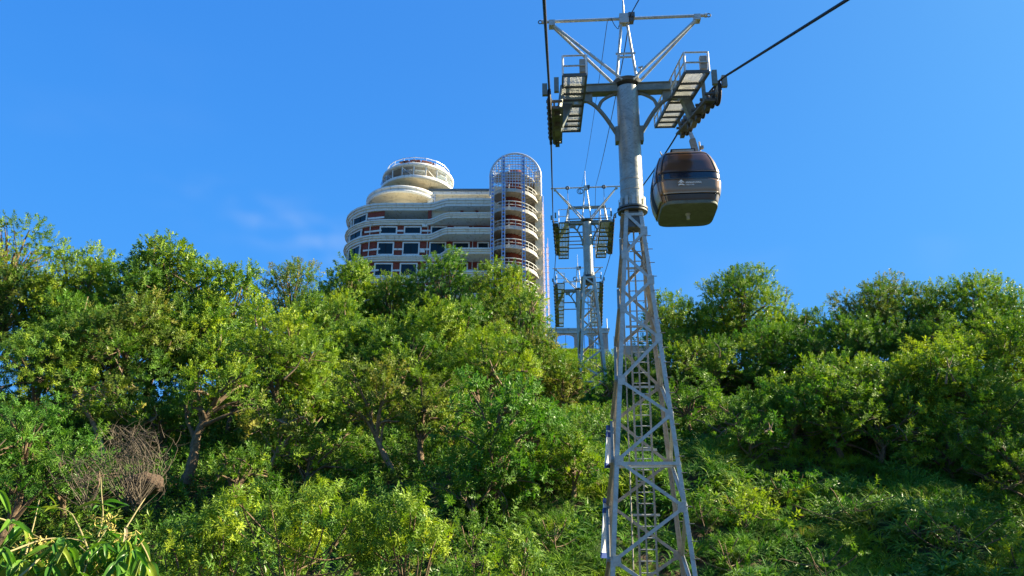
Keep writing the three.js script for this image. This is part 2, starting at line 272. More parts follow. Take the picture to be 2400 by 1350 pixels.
// stair tower: spiral flights between a brick core, blue lattice posts, a sunlit pier and an arched trellis on top
{
  const st = thing('stair_tower', 'open spiral stair tower with blue lattice posts and arched trellis top at the hotel corner', 'stair tower');
  const cx = at(1208, 500, 100.6).x, cz = -100.6, RO = 3.35;
  const Q = (a, r, y) => V(cx + Math.sin(a) * r, y, cz + Math.cos(a) * r);
  part('core', muv(new THREE.CylinderGeometry(1.5, 1.5, 35, 24).translate(cx, 42, cz)), B.brick, st);
  part('back_wall', box(7.4, 35, 0.5, cx, 41.6, cz - 3.2), B.cream, st);
  const pitch = 3.06, nT = 22, y0 = 35, turns = 7.9;
  const stepG = new THREE.Shape(); { const da = 2 * Math.PI / nT; stepG.moveTo(0, 1.45); stepG.lineTo(0, RO); stepG.lineTo(Math.sin(da) * RO, Math.cos(da) * RO); stepG.lineTo(Math.sin(da) * 1.45, Math.cos(da) * 1.45); }
  const stepGeo = muv(new THREE.ExtrudeGeometry(stepG, { depth: 0.3, bevelEnabled: false }).rotateX(Math.PI / 2));
  const n = Math.floor(turns * nT), rail = [], low = [], kerb = [];
  for (let i = 0; i < n; i++) {
    const a = -i / nT * 2 * Math.PI, y = y0 + i / nT * pitch;
    const s = part('step', stepGeo, B.step, st); s.position.set(cx, y, cz); s.rotation.y = Math.PI + a; s.scale.z = 1;
    const A = Math.PI - 0 + a;
    rail.push(Q(A, RO + 0.05, y + 1.15)); low.push(Q(A, RO + 0.05, y + 0.6)); kerb.push(Q(A, RO + 0.05, y - 0.08));
  }
  // handrail, lower rail and kerb run as helices; one piece per turn
  for (let k = 0; k + 1 < turns; k++) {
    const sl = (arr) => arr.slice(k * nT, Math.min(arr.length, (k + 1) * nT + 1));
    part('handrail', tube(sl(rail), 0.07, 6, 44), B.white, st);
    part('lower_rail', tube(sl(low), 0.04, 5, 44), B.white, st);
    const kp = sl(kerb), pos = [], idx = [];
    kp.forEach((p, i) => { const o = V(p.x - cx, 0, p.z - cz).setLength(0.12); for (const [dx, dy] of [[0, -0.3], [0, 0.26], [1, 0.26], [1, -0.3]]) pos.push(p.x + o.x * dx, p.y + dy, p.z + o.z * dx); if (i) for (let j = 0; j < 4; j++) { const q = (i - 1) * 4 + j, r = (i - 1) * 4 + (j + 1) % 4; idx.push(q, q + 4, r, r, q + 4, r + 4); } });
    const g = new THREE.BufferGeometry(); g.setAttribute('position', new THREE.Float32BufferAttribute(pos, 3)); g.setIndex(idx); const h = g.toNonIndexed(); h.computeVertexNormals();
    part('stringer', muv(h), B.concrete ||= SM({ color: col(0.52, 0.50, 0.46), map: plasterMap, roughness: 0.9 }), st);
  }
  for (let i = 0; i < n; i++) if (i % 1 === 0) part('baluster', rod(kerb[i], rail[i], 0.03, 0.03, 4), B.white, st);
  // perforated blue posts: two flanges tied by short rungs
  for (const x of [1154, 1180, 1227]) {
    const p = at(x, 500, 96.8), h0 = 36, h1 = x === 1227 ? 60.2 : x === 1180 ? 60.5 : 57.5;
    for (const s of [-1, 1]) part('lattice_post', bar(V(p.x + s * 0.2, h0, p.z), V(p.x + s * 0.2, h1, p.z), 0.1, 0.2), B.steel, st);
    for (let y = h0; y < h1; y += 0.62) part('post_rung', box(0.3, 0.22, 0.1, p.x, y, p.z + 0.02), B.bluePost, st);
  }
  // arched trellis: a round-headed frame with a grid of bars
  const tc = at(1208, 415, 97.2), tr = 3.75, ty = tc.y;
  const arc = []; for (let i = 0; i <= 32; i++) { const a = Math.PI * i / 32; arc.push(V(tc.x - Math.cos(a) * tr, ty + Math.sin(a) * tr * 1.08, tc.z)); }
  part('trellis_arch', tube(arc, 0.16, 8, 64), B.steel, st);
  part('trellis_arch', tube(arc.map(p => V(lerp(tc.x, p.x, 0.93), lerp(ty, p.y, 0.93), p.z - 2.6)), 0.09, 8, 64), B.steel, st);
  for (const s of [-1, 1]) part('trellis_leg', rod(V(tc.x + s * tr, ty - 3.2, tc.z), V(tc.x + s * tr, ty, tc.z), 0.12), B.steel, st);
  for (let i = -8; i <= 8; i++) { const x = i * tr / 9, h = Math.sqrt(tr * tr - x * x) * 1.08; part('trellis_bar', bar(V(tc.x + x, ty - 1.6, tc.z), V(tc.x + x, ty + h, tc.z), 0.085), B.steel, st); }
  for (let i = -2; i < 9; i++) { const y = i * tr * 1.08 / 9, w = y > 0 ? Math.sqrt(Math.max(0, tr * tr - (y / 1.08) ** 2)) : tr; part('trellis_bar', bar(V(tc.x - w, ty + y, tc.z - 0.1), V(tc.x + w, ty + y, tc.z - 0.1), 0.09), B.steel, st); part('trellis_rafter', bar(V(tc.x - w, ty + y, tc.z), V(lerp(tc.x, tc.x - w, 0.93), ty + y * 0.93, tc.z - 2.6), 0.06), B.steel, st); if (y > 0) part('trellis_rafter', bar(V(tc.x + w, ty + y, tc.z), V(lerp(tc.x, tc.x + w, 0.93), ty + y * 0.93, tc.z - 2.6), 0.06), B.steel, st); }
  for (const x of [1180, 1227]) { const p = at(x, 420, 97.0); part('trellis_post', bar(V(p.x, ty - 2.8, p.z), V(p.x, ty + 2.9, p.z), 0.22), B.steel, st); }
  // landings rails in front of the core
  // sunlit pier on the right edge with corbels
  const pr = at(1263, 560, 100.2);
  part('pier', box(1.1, 35, 3.6, pr.x, 42, pr.z - 1.2), B.cream, st);
  for (let k = 0; k < 8; k++) part('corbel', muv(new THREE.CylinderGeometry(0.75, 0.35, 0.6, 4, 1).rotateY(Math.PI / 4).translate(pr.x - 0.1, 36.4 + k * pitch, pr.z + 0.7)), B.cream, st);
  const sc = thing('pipe_scaffolding', 'pinkish pipe scaffolding standing along the right edge of the stair tower', 'scaffolding');
  const s0 = pr.x + 0.85;
  for (const dx of [0, 0.55]) for (const dz of [0.9, -0.9, -2.6]) part('standard', rod(V(s0 + dx, 25.5, pr.z + dz), V(s0 + dx - 0.15, dx ? 48 : 55, pr.z + dz), 0.03), B.pink, sc);
  for (let y = 30.5; y < 54; y += 1.0) { part('ledger', rod(V(s0 - 0.1, y, pr.z - 2.6), V(s0 - 0.1, y, pr.z + 0.9), 0.026), B.pink, sc); if (y < 47.5) { part('ledger', rod(V(s0 + 0.5, y, pr.z - 2.6), V(s0 + 0.5, y, pr.z + 0.9), 0.026), B.pink, sc); part('transom', rod(V(s0 - 0.3, y, pr.z + 0.92), V(s0 + 0.6, y, pr.z + 0.92), 0.026), B.pink, sc); } }
}
// ridge station behind the third tower
{
  const D = 90, s = thing('ridge_station', 'low open station with flat grey roof beam and arched windows on the ridge', 'building');
  const xa = at(1283, 775, D).x, xb = at(1424, 775, D).x, yb = at(1300, 829, D).y, yt = at(1300, 772, D).y, z = -D, w = xb - xa;
  part('roof', [box(w + 0.5, 0.22, 1.0, xa + w / 2, yt + 0.02, z - 0.3), box(w + 0.2, 0.42, 0.7, xa + w / 2, yt - 0.31, z - 0.25)], B.steelGrey ||= SM({ color: col(0.36, 0.42, 0.48), roughness: 0.6, map: plasterMap }), s);
  part('plinth', box(w, 1.6, 1.4, xa + w / 2, yb - 0.2, z - 0.62), B.cream, s);
  const sill = yb + 0.62, head = yt - 0.55, xs = [1292, 1304, 1327, 1348, 1356, 1378, 1394, 1412, 1421].map(q => at(q, 800, D).x);
  // wall with arched openings
  const sh = new THREE.Shape(); sh.moveTo(xa, sill - 0.02); sh.lineTo(xb, sill - 0.02); sh.lineTo(xb, head); sh.lineTo(xa, head); sh.lineTo(xa, sill - 0.02);
  const holes = [[1294, 1303], [1306, 1346], [1360, 1380], [1392, 1414]];
  for (const [p, q] of holes) { const a = at(p, 800, D).x, b = at(q, 800, D).x, h = new THREE.Path(), top = head - 0.12, spr = top - Math.min(0.5, (b - a) / 2); h.moveTo(a, sill + 0.05); h.lineTo(a, spr); h.quadraticCurveTo(a, top, (a + b) / 2, top); h.quadraticCurveTo(b, top, b, spr); h.lineTo(b, sill + 0.05); h.lineTo(a, sill + 0.05); sh.holes.push(h); }
  part('front_wall', muv(new THREE.ExtrudeGeometry(sh, { depth: 0.3, bevelEnabled: false, curveSegments: 8 }).translate(0, 0, z - 0.3)), B.stationWall ||= SM({ color: col(0.42, 0.33, 0.29), map: plasterMap, roughness: 0.9 }), s);
  for (const [p, q] of holes) { const a = at(p, 800, D).x, b = at(q, 800, D).x, wn = part('window', bar(V((a + b) / 2, sill, z - 0.15), V((a + b) / 2, head - 0.12, z - 0.15), 0.07), B.steelGrey, s); part('pane', box(b - a - 0.02, head - sill - 0.3, 0.02, (a + b) / 2, (head + sill) / 2 - 0.05, z - 0.2), new THREE.MeshPhysicalMaterial({ color: col(0.85, 0.92, 1), transmission: 1, roughness: 0.03, thickness: 0 }), wn); }
  part('lamp_post', rod(V(xb - 0.1, yt, z + 0.4), V(xb - 0.1, yt + 1.3, z + 0.4), 0.06), B.steel, s);
  const w2 = thing('terrace_wall', 'brown terrace wall with light railing on the ridge behind the nearest tower', 'wall');
  const a = at(1440, 815, 84), b = at(1535, 815, 84);
  part('wall_base', box(b.x - a.x, 2.2, 0.5, (a.x + b.x) / 2, a.y - 0.9, -84), B.stationWall, w2);
  for (let i = 0; i < 4; i++) part('rail', bar(V(a.x, a.y + 0.45 + i * 0.28, -84), V(b.x, a.y + 0.45 + i * 0.28, -84), 0.06), B.steel, w2);
  for (let i = 0; i <= 6; i++) part('rail_post', bar(V(lerp(a.x, b.x, i / 6), a.y + 0.2, -84), V(lerp(a.x, b.x, i / 6), a.y + 1.4, -84), 0.08), B.steel, w2);
}

// ------------------------------------------------------------------ cable car towers
const GRATE = (() => {             // expanded metal: crossed thin strips, one metre square pieces merged
  return (w, h) => { const g = [], s = 0.075; for (const d of [-1, 1]) for (let c = -h; c < w + h; c += s) { // strips along (1, d)
    let x0 = c, y0 = d > 0 ? 0 : h, x1 = c + h, y1 = d > 0 ? h : 0; if (x1 < 0 || x0 > w) continue;
    if (x0 < 0) { y0 += (0 - x0) * d; x0 = 0; } if (x1 > w) { y1 -= (x1 - w) * d; x1 = w; } if (x1 - x0 < 0.01) continue;
    g.push(bar(V(x0 - w / 2, 0.003 * d, y0 - h / 2), V(x1 - w / 2, 0.003 * d, y1 - h / 2), 0.022, 0.006, V(0, 1, 0))); }
  return mergeGeometries(g); };
})();
function makeTower(name, S, label) {
  const T = thing(name, label, 'cable car tower', S.base, undefined);
  T.rotation.order = 'YXZ'; T.rotation.set(R(S.tilt), -R(S.yaw), S.roll || 0); T.updateMatrixWorld(true);
  const inv = T.matrixWorld.clone().invert(), L = (p) => p.clone().applyMatrix4(inv);
  const P = (n, g, m, k, par) => part(n, g, m, par || T, k);
  const fine = S.detail > 1;
  // --- lattice: four legs, zigzag braces on every face
  if (S.lat) {
    const { l0, l1, nodes, half } = S.lat, w = S.lat.w, bw = S.lat.bw || w * 0.62;
    const C = (sx, sz, l) => V(sx * half(l), l, sz * half(l));
    for (const sx of [-1, 1]) for (const sz of [-1, 1]) {
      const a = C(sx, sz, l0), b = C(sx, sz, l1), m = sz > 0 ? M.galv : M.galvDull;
      const t = w * 0.14;
      const leg = P('leg', [bar(a.clone().add(V(-sx * w / 2, 0, 0)), b.clone().add(V(-sx * w / 2, 0, 0)), t, w, V(1, 0, 0)), bar(a.clone().add(V(0, 0, -sz * (w / 2 + t / 2 + 0.002))), b.clone().add(V(0, 0, -sz * (w / 2 + t / 2 + 0.002))), w, t, V(1, 0, 0))], m);
      if (fine && sx > 0) for (let l = 1; l < l1 - 0.5; l += 0.42) { const p = C(sx, sz, l); part('step_bolt', rod(p.clone().add(V(-0.02, 0, sz * 0.02)), p.clone().add(V(0.13, 0, sz * 0.02)), 0.012, 0.012, 5), M.galvDark, leg); }
    }
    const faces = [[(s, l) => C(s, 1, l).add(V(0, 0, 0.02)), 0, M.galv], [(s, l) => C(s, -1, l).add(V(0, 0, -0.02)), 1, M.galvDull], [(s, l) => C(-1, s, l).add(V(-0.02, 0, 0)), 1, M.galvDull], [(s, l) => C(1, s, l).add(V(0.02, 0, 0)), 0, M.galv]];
    for (const [f, flip, m] of faces) for (let i = 0; i + 1 < nodes.length; i++) {
      const s = ((i + flip) % 2 ? 1 : -1), a = f(s * 0.93, nodes[i]), b = f(-s * 0.93, nodes[i + 1]);
      const up = V().crossVectors(b.clone().sub(a), Math.abs(a.z - b.z) < 0.3 ? V(0, 0, 1) : V(1, 0, 0));
      P('brace', angle(a, b, bw, 0.016, Math.abs(f(1, 5).x - f(-1, 5).x) > 0.1 ? V(0, 0, 1) : V(1, 0, 0)), m);
      if (fine && Math.abs(f(1, 5).x - f(-1, 5).x) > 0.1) { const q = f(s * 0.86, nodes[i]); P('gusset_plate', box(0.2, 0.26, 0.022, q.x, q.y, q.z), m); }
    }
    for (const l of S.lat.horiz || []) for (const [f, , m] of faces) P('horizontal', angle(f(-0.97, l), f(0.97, l), bw, 0.016, Math.abs(f(1, 5).x - f(-1, 5).x) > 0.1 ? V(0, 0, 1) : V(1, 0, 0)), m);
    // ladder with its safety rail
    const lz = (l) => -half(l) * 0.55, lt = l1 - 0.2, lx = S.lat.ladderX, lw = 0.23;
    const lad = [];
    for (const s of [-1, 1]) P('ladder_rail', bar(V(lx + s * lw, l0, lz(l0)), V(lx + s * lw, lt, lz(lt)), 0.055, 0.04), M.galvDull);
    P('safety_rail', bar(V(lx - 0.04, l0, lz(l0) + 0.05), V(lx - 0.04, lt, lz(lt) + 0.05), 0.045, 0.03), M.galvDull);
    for (let l = l0 + 0.2; l < lt; l += 0.3) P('rung', rod(V(lx - lw, l, lz(l)), V(lx + lw, l, lz(l)), 0.016, 0.016, 5), M.galv);
    for (let l = l0 + 0.6; l < lt; l += 1.75) P('ladder_bracket', bar(V(lx - lw * 1.6, l, lz(l) - 0.04), V(lx + lw * 1.6, l, lz(l) - 0.04), 0.06, 0.06), M.galv);
    if (fine) P('conduit', tube([l0, 4, 8, lt].map(l => V(lx - 0.42, l, lz(l) + 0.1)), 0.022, 5, 12), M.galvDull);
  }
  // --- mast
  const { m0, m1, r } = S.mast;
  P('mast', muv(new THREE.CylinderGeometry(r * 0.98, r, m1 - m0, 40, 1).translate(0, (m0 + m1) / 2, 0)), M.galvMast ||= SM({ color: col(0.38, 0.39, 0.35), map: galvMap, roughness: 0.62, roughnessMap: galvRough, metalness: 0.3 }));
  if (S.lat) {
    P('base_flange', [muv(new THREE.CylinderGeometry(r * 1.32, r * 1.32, 0.05, 32).translate(0, m0 - 0.02, 0)), muv(new THREE.CylinderGeometry(r * 1.28, r * 1.28, 0.05, 32).translate(0, m0 - 0.1, 0))], M.galvDark);
    for (let i = 0; i < 12; i++) { const a = i / 12 * 2 * Math.PI, c = Math.cos(a), s = Math.sin(a); P('stiffener', bar(V(c * r * 1.16, m0 + 0.012, s * r * 1.16), V(c * r * 1.14, m0 + 0.3, s * r * 1.14), 0.02, r * 0.26, V(-s, 0, c)), M.galv); }
    P('head_box', [box(r * 1.5, 0.5, r * 1.5, 0, m0 - 0.4, 0)], M.galvDark);
  }
  for (const l of S.mast.welds || []) P('weld_ring', muv(new THREE.TorusGeometry(r * 0.99, 0.012, 6, 40).rotateX(Math.PI / 2).translate(0, l, 0)), M.galvDull);
  // --- crossarm, knee braces
  const H = S.arm, b0 = m1 + 0.0;
  P('mast_head', muv(new THREE.CylinderGeometry(r * 1.3, r * 1.15, 0.1, 32).translate(0, b0 + 0.17, 0)), M.galvDark);
  for (const s of [-1, 1]) {
    P('crossarm', [box(H - r * 0.9, 0.03, 0.34, s * (H + r * 0.9) / 2, b0 + 0.125, 0), box(H - r * 0.9, 0.03, 0.34, s * (H + r * 0.9) / 2, b0 - 0.125, 0), box(H - r * 0.9, 0.216, 0.03, s * (H + r * 0.9) / 2, b0, 0.12), box(H - r * 0.9, 0.216, 0.03, s * (H + r * 0.9) / 2, b0, -0.12)], M.greyGreen);
    const k = S.knee;
    P('knee_brace', [tube([V(s * (k[0] + 0.2), b0 - 0.24, 0), V(s * k[0] * 0.82, b0 - 0.5, 0), V(s * k[0] * 0.58, b0 - 0.88, 0), V(s * r * 1.02, b0 - k[1], 0)], 0.068, 8, 16), box(0.12, 0.5, 0.3, s * (r + 0.02), b0 - k[1] - 0.02, 0)], M.greyGreen);
    P('knee_brace', tube([V(s * r * 0.95, b0 - 0.14, 0), V(s * (r + 0.2), b0 - 0.22, 0), V(s * k[0] * 0.62, b0 - 0.4, 0), V(s * k[0] * 0.7, b0 - 0.64, 0)], 0.055, 8, 14), M.greyGreen);
    P('knee_plate', box(0.46, 0.26, 0.14, s * (k[0] + 0.02), b0 - 0.28, 0), M.greyGreen);
  }
  // --- lifting frame on top: crossbar, two V struts on each side, A-frame, rod
  const X = S.top, bl = X.l, bh = X.half;
  P('top_bar', [rod(V(-bh, bl + 0.02, 0), V(bh, bl + 0.02, 0), X.r, X.r, 12), rod(V(-bh - 0.03, bl + 0.02, 0), V(-bh + 0.05, bl + 0.02, 0), X.r * 1.35, X.r * 1.35, 12), rod(V(bh - 0.05, bl + 0.02, 0), V(bh + 0.03, bl + 0.02, 0), X.r * 1.35, X.r * 1.35, 12)], M.galv);
  P('top_hub', [box(0.3, 0.34, 0.24, 0, bl - 0.02, 0)], M.galv);
  for (const s of [-1, 1]) {
    for (const z of [-1, 1]) P('strut', [rod(V(s * (bh - 0.33), bl - 0.14, z * 0.05), V(s * (r * 0.45), b0 + 0.14, z * 0.34), X.r * 0.95, X.r * 0.95, 10)], M.galv);
    P('strut_shoe', box(0.2, 0.2, 0.26, s * (bh - 0.3), bl - 0.09, 0), M.galv);
    P('frame_leg', rod(V(s * 0.09, bl - 0.15, 0.02), V(s * r * 0.95, b0 + 0.18, 0.02), X.r * 0.85, X.r * 0.85, 10), M.galv);
    if (fine) P('eye_ring', muv(new THREE.TorusGeometry(0.06, 0.018, 6, 14).translate(s * (bh + 0.08), bl + 0.02, 0)), M.galvDark);
  }
  const rl = lerp(b0, bl, 0.5), rh = lerp(r * 0.95, 0.09, 0.5);
  P('frame_rung', bar(V(-rh - 0.1, rl, 0.02), V(rh + 0.1, rl, 0.02), 0.05), M.galv);
  P('frame_rung', bar(V(-rh - 0.05, rl - 0.13, 0.02), V(rh + 0.05, rl - 0.13, 0.02), 0.05), M.galv);
  P('lightning_rod', [rod(V(0, bl + 0.1, 0), V(0, bl + 0.55, 0), 0.035, 0.03), rod(V(0, bl + 0.55, 0), V(0, bl + X.rod, 0), 0.022, 0.012)], M.galv);
  P('cable_clamp', [box(0.2, 0.16, 0.26, 0.24, bl + 0.08, 0.02), box(0.13, 0.14, 0.2, 0.24, bl - 0.08, 0.02)], M.galvDark);
  if (fine) P('hook_line', tube([V(-0.42, bl, 0.1), V(-0.3, bl - 0.3, 0.1), V(-0.2, bl - 0.42, 0.1), V(-0.18, bl - 0.3, 0.1)], 0.012, 5), M.galvDark);
  // --- sheave trains and catwalks on both sides
  for (const sd of [-1, 1]) {
    const [n, f] = sd < 0 ? S.ropeL : S.ropeR, a = L(n), b = L(f), dir = b.clone().sub(a), Ln = dir.length(); dir.normalize();
    const u = V(1, 0, 0), nn = V().crossVectors(u, dir).normalize(); if (nn.y < 0) nn.negate();
    const pt = (t, du, dn) => a.clone().addScaledVector(dir, t).addScaledVector(u, du).addScaledVector(nn, dn);
    const nW = S.sheaves, rw = S.sheaveR;
    const mb = P('sheave_beam', [bar(pt(0.25, -sd * 0.16, -rw - 0.22), pt(Ln - 0.25, -sd * 0.16, -rw - 0.22), 0.2, 0.07, nn), bar(pt(0.25, -sd * 0.3, -rw - 0.22), pt(Ln - 0.25, -sd * 0.3, -rw - 0.22), 0.16, 0.05, nn)], M.galvDark);
    for (let i = 0; i < nW; i++) {
      const t = (i + 0.5) / nW * Ln, c = pt(t, 0, -rw - 0.03), big = fine && i === 0 ? 1.3 : 1;
      const wh = P('sheave', [orient(muv(new THREE.TorusGeometry(rw * big - 0.045, 0.05, 10, 28).rotateX(Math.PI / 2)), c.clone().addScaledVector(u, -0.05), c.clone().addScaledVector(u, 0.05))], M.rubber);
      part('hub', [rod(c.clone().addScaledVector(u, -0.07), c.clone().addScaledVector(u, 0.07), rw * 0.34, rw * 0.34, 16), rod(c.clone().addScaledVector(u, -0.015), c.clone().addScaledVector(u, 0.015), rw * big - 0.06, rw * big - 0.06, 24)], M.galvDull, wh);
      P('sheave_arm', [bar(c.clone().addScaledVector(u, -sd * 0.13), pt(t + (i % 2 ? -1 : 1) * Ln / nW * 0.4, -sd * 0.13, -rw - 0.3), 0.13, 0.05, u), rod(c.clone().addScaledVector(u, sd * 0.09), c.clone().addScaledVector(u, -sd * 0.36), 0.045)], M.galvDark);
      if (i % 2 === 0) P('rocker', [box(0.14, 0.2, 0.24).applyMatrix4(new THREE.Matrix4().makeTranslation(...pt(t + Ln / nW / 2, -sd * 0.22, -rw - 0.3).toArray()))], M.galvDark);
    }
    // main support arm from the crossarm to the train
    const mid = pt(Ln * 0.5, -sd * 0.22, -rw - 0.25);
    P('train_bracket', [bar(V(sd * (H - 0.3), b0, 0), V(mid.x, mid.y + 0.0, mid.z), 0.26, 0.3, V(0, 0, 1)), box(0.16, 0.36, 0.4, mid.x, mid.y, mid.z)], M.greyGreen);
    // rope catchers, end plates
    P('rope_catcher', [box(0.14, 0.34, 0.12).applyMatrix4(new THREE.Matrix4().makeTranslation(...pt(0.05, sd * 0.12, -0.05).toArray())), box(0.13, 0.42, 0.12).applyMatrix4(new THREE.Matrix4().makeTranslation(...pt(-0.2, -sd * 0.2, 0.0).toArray()))], M.greyGreen);
    // catwalk
    const [cn, cf] = sd < 0 ? S.walkL : S.walkR, ca = L(cn), cb = L(cf), cd = cb.clone().sub(ca), CL = cd.length(), np = S.panels; cd.normalize();
    const cw = S.walkW, cN = V().crossVectors(u, cd).normalize(); if (cN.y < 0) cN.negate();
    const cu = V().crossVectors(cd, cN).normalize(); if (cu.x < 0) cu.negate();
    const cq = (t, du, dn = 0) => ca.clone().addScaledVector(cd, t).addScaledVector(cu, du).addScaledVector(cN, dn);
    for (const s of [-1, 1]) P('catwalk_rail', bar(cq(0, s * cw / 2), cq(CL, s * cw / 2), 0.05, 0.11, cN), M.galvDark);
    let t = 0; const sizes = []; for (let i = 0; i < np; i++) sizes.push(i % 4 === 0 ? 1.6 : 1); const tot = sizes.reduce((p, q) => p + q, 0);
    for (let i = 0; i <= np; i++) { P('catwalk_crossbar', bar(cq(t, -cw / 2), cq(t, cw / 2), 0.05, 0.09, cN), M.galvDark); if (i === np) break; const h = sizes[i] / tot * CL;
      const g = P('grating', S.detail > 1 ? GRATE(cw - 0.06, h - 0.06) : GRATE2(cw - 0.06, h - 0.06), S.grateMat || M.galv, 'stuff');
      g.matrixAutoUpdate = true; const mm = new THREE.Matrix4().makeBasis(cu, cN, V().crossVectors(cu, cN)); g.quaternion.setFromRotationMatrix(mm); g.position.copy(cq(t + h / 2, 0, 0.01)); t += h; }
    // hangers, handrails on the inner side and the end gate
    const in_ = -sd * cw / 2, hr = S.railH;
    for (let i = 0; i <= np; i += fine ? 1 : 2) { const q = CL * i / np; P('rail_post', bar(cq(q, in_ * 1.04), cq(q, in_ * 1.04, 0).add(V(0, hr, 0)), 0.045), M.galv); }
    for (const k of [0.5, 1]) P('handrail', rod(cq(0, in_ * 1.04).add(V(0, hr * k, 0)), cq(CL, in_ * 1.04).add(V(0, hr * k, 0)), 0.024), M.galv);
    for (const e of fine ? [0] : [0, CL]) { for (const s of [-1, 1]) P('gate_post', rod(cq(e, s * cw / 2), cq(e, s * cw / 2).add(V(0, hr, 0)), 0.03), M.white);
      for (const k of [0.48, 1]) P('gate_rail', rod(cq(e, -cw / 2).add(V(0, hr * k, 0)), cq(e, cw / 2).add(V(0, hr * k, 0)), 0.026), M.galv); }
    if (fine) { const bx = cq(0.1, sd < 0 ? cw / 2 - 0.09 : cw / 2 - 0.12).add(V(0, 0.3, 0)); P('junction_box', muv(new RoundedBoxGeometry(0.2, 0.42, 0.16, 2, 0.02).translate(bx.x, bx.y, bx.z)), M.galvDull); }
    for (const k of [0.15, 0.5, 0.85]) P('walk_bracket', bar(cq(CL * k, sd * cw / 2), pt(Ln * k, -sd * 0.25, -rw - 0.3), 0.09, 0.09), M.greyGreen);
  }
  S.extra?.(T, P, L, b0, r);
  return T;
}
function GRATE2(w, h) { const g = []; for (let x = -w / 2 + 0.03; x < w / 2; x += 0.12) g.push(box(0.05, 0.02, h, x, 0, 0)); for (let z = -h / 2 + 0.03; z < h / 2; z += 0.2) g.push(box(w, 0.015, 0.05, 0, 0.02, z)); return mergeGeometries(g); }
const YAW = 3.9;
const G1 = V(Math.cos(R(YAW)), 0, Math.sin(R(YAW)));
const rope1 = { L: [at(1287, 205, 17), at(1291, 306, 22)], R: [at(1688, 186, 17), at(1606, 284, 22)] };
const half1 = (l) => 0.31 + (11.65 - l) * 0.081;
makeTower('cable_car_tower', {
  base: V(3.6, -1.8, -21.3), yaw: YAW, tilt: 6.3, roll: -0.008, detail: 2,
  lat: { l0: -0.4, l1: 12.35, w: 0.11, bw: 0.085, half: half1, nodes: [12.25, 11.66, 10.92, 10.13, 9.28, 8.4, 7.24, 6.3, 5.1, 3.93, 2.63, 1.3, 0].reverse().map(q => q), horiz: [5.02, 12.2], ladderX: 0.05 },
  mast: { m0: 12.47, m1: 16.5, r: 0.345, welds: [13.35, 13.02] }, arm: 1.95, knee: [1.3, 1.58],
  top: { l: 19.03, half: 2.62, r: 0.05, rod: 1.6 },
  ropeL: rope1.L, ropeR: rope1.R, sheaves: 8, sheaveR: 0.27,
  walkL: [at(1347, 176, 17.2), at(1337, 307, 22.2)], walkR: [at(1634, 168, 17.2), at(1558, 297, 22.2)], walkW: 0.66, panels: 8, railH: 0.62,
  extra(T, P, L, b0, r) {
    // white number plates with blue bands on the back left leg
    for (const [l, h] of [[3.35, 1.45], [5.55, 1.05]]) {
      const x = -half1(l) - 0.1, z = -half1(l) + 0.1, lean = 0.081;
      const pl = P('marker_plate', bar(V(x - 0.03, l - h / 2, z), V(x - 0.03 + lean * h, l + h / 2, z), 0.03, 0.27, V(0.72, 0, -0.7)), M.white);
      for (const k of [-0.5, 0.32, 0.5]) { const y = l + k * h, xx = x + lean * h * (k + 0.5); part('band', bar(V(xx - 0.03 - 0.006, y - 0.07, z), V(xx - 0.03 + 0.006, y + 0.07, z), 0.045, 0.28, V(0.72, 0, -0.7)), M.blue, pl); }
    }
    P('painted_sun_bar', bar(V(-half1(5) + 0.02, 4.93, half1(5) - 0.12), V(half1(5) - 0.2, 4.95, half1(5) - 0.12), 0.05, 0.12, V(0, 0, 1)), M.white);  // sunlit strip of the horizontal, put in as a white-coloured bar
    P('aerial', [rod(V(0.3, b0 + 0.2, 0.2), V(0.45, b0 + 0.62, 0.2), 0.02), rod(V(0.36, b0 + 0.62, 0.2), V(0.5, b0 + 0.66, 0.2), 0.03)], M.galv);
  },
}, 'nearest cable car tower, tall grey mast on a lattice base, gondola hanging beside it');
const rope2L = [at(1296, 508, 51.5), at(1303, 590, 57.5)], rope2R = rope2L.map(p => p.clone().addScaledVector(G1, 4.65));
const walk2L = [at(1322, 522, 51.5), at(1321, 606, 57.5)], walk2R = [walk2L[0].clone().addScaledVector(G1, 3.2), walk2L[1].clone().addScaledVector(G1, 3.1)];
const half2 = (l) => 0.49 + (9.5 - l) * 0.066;
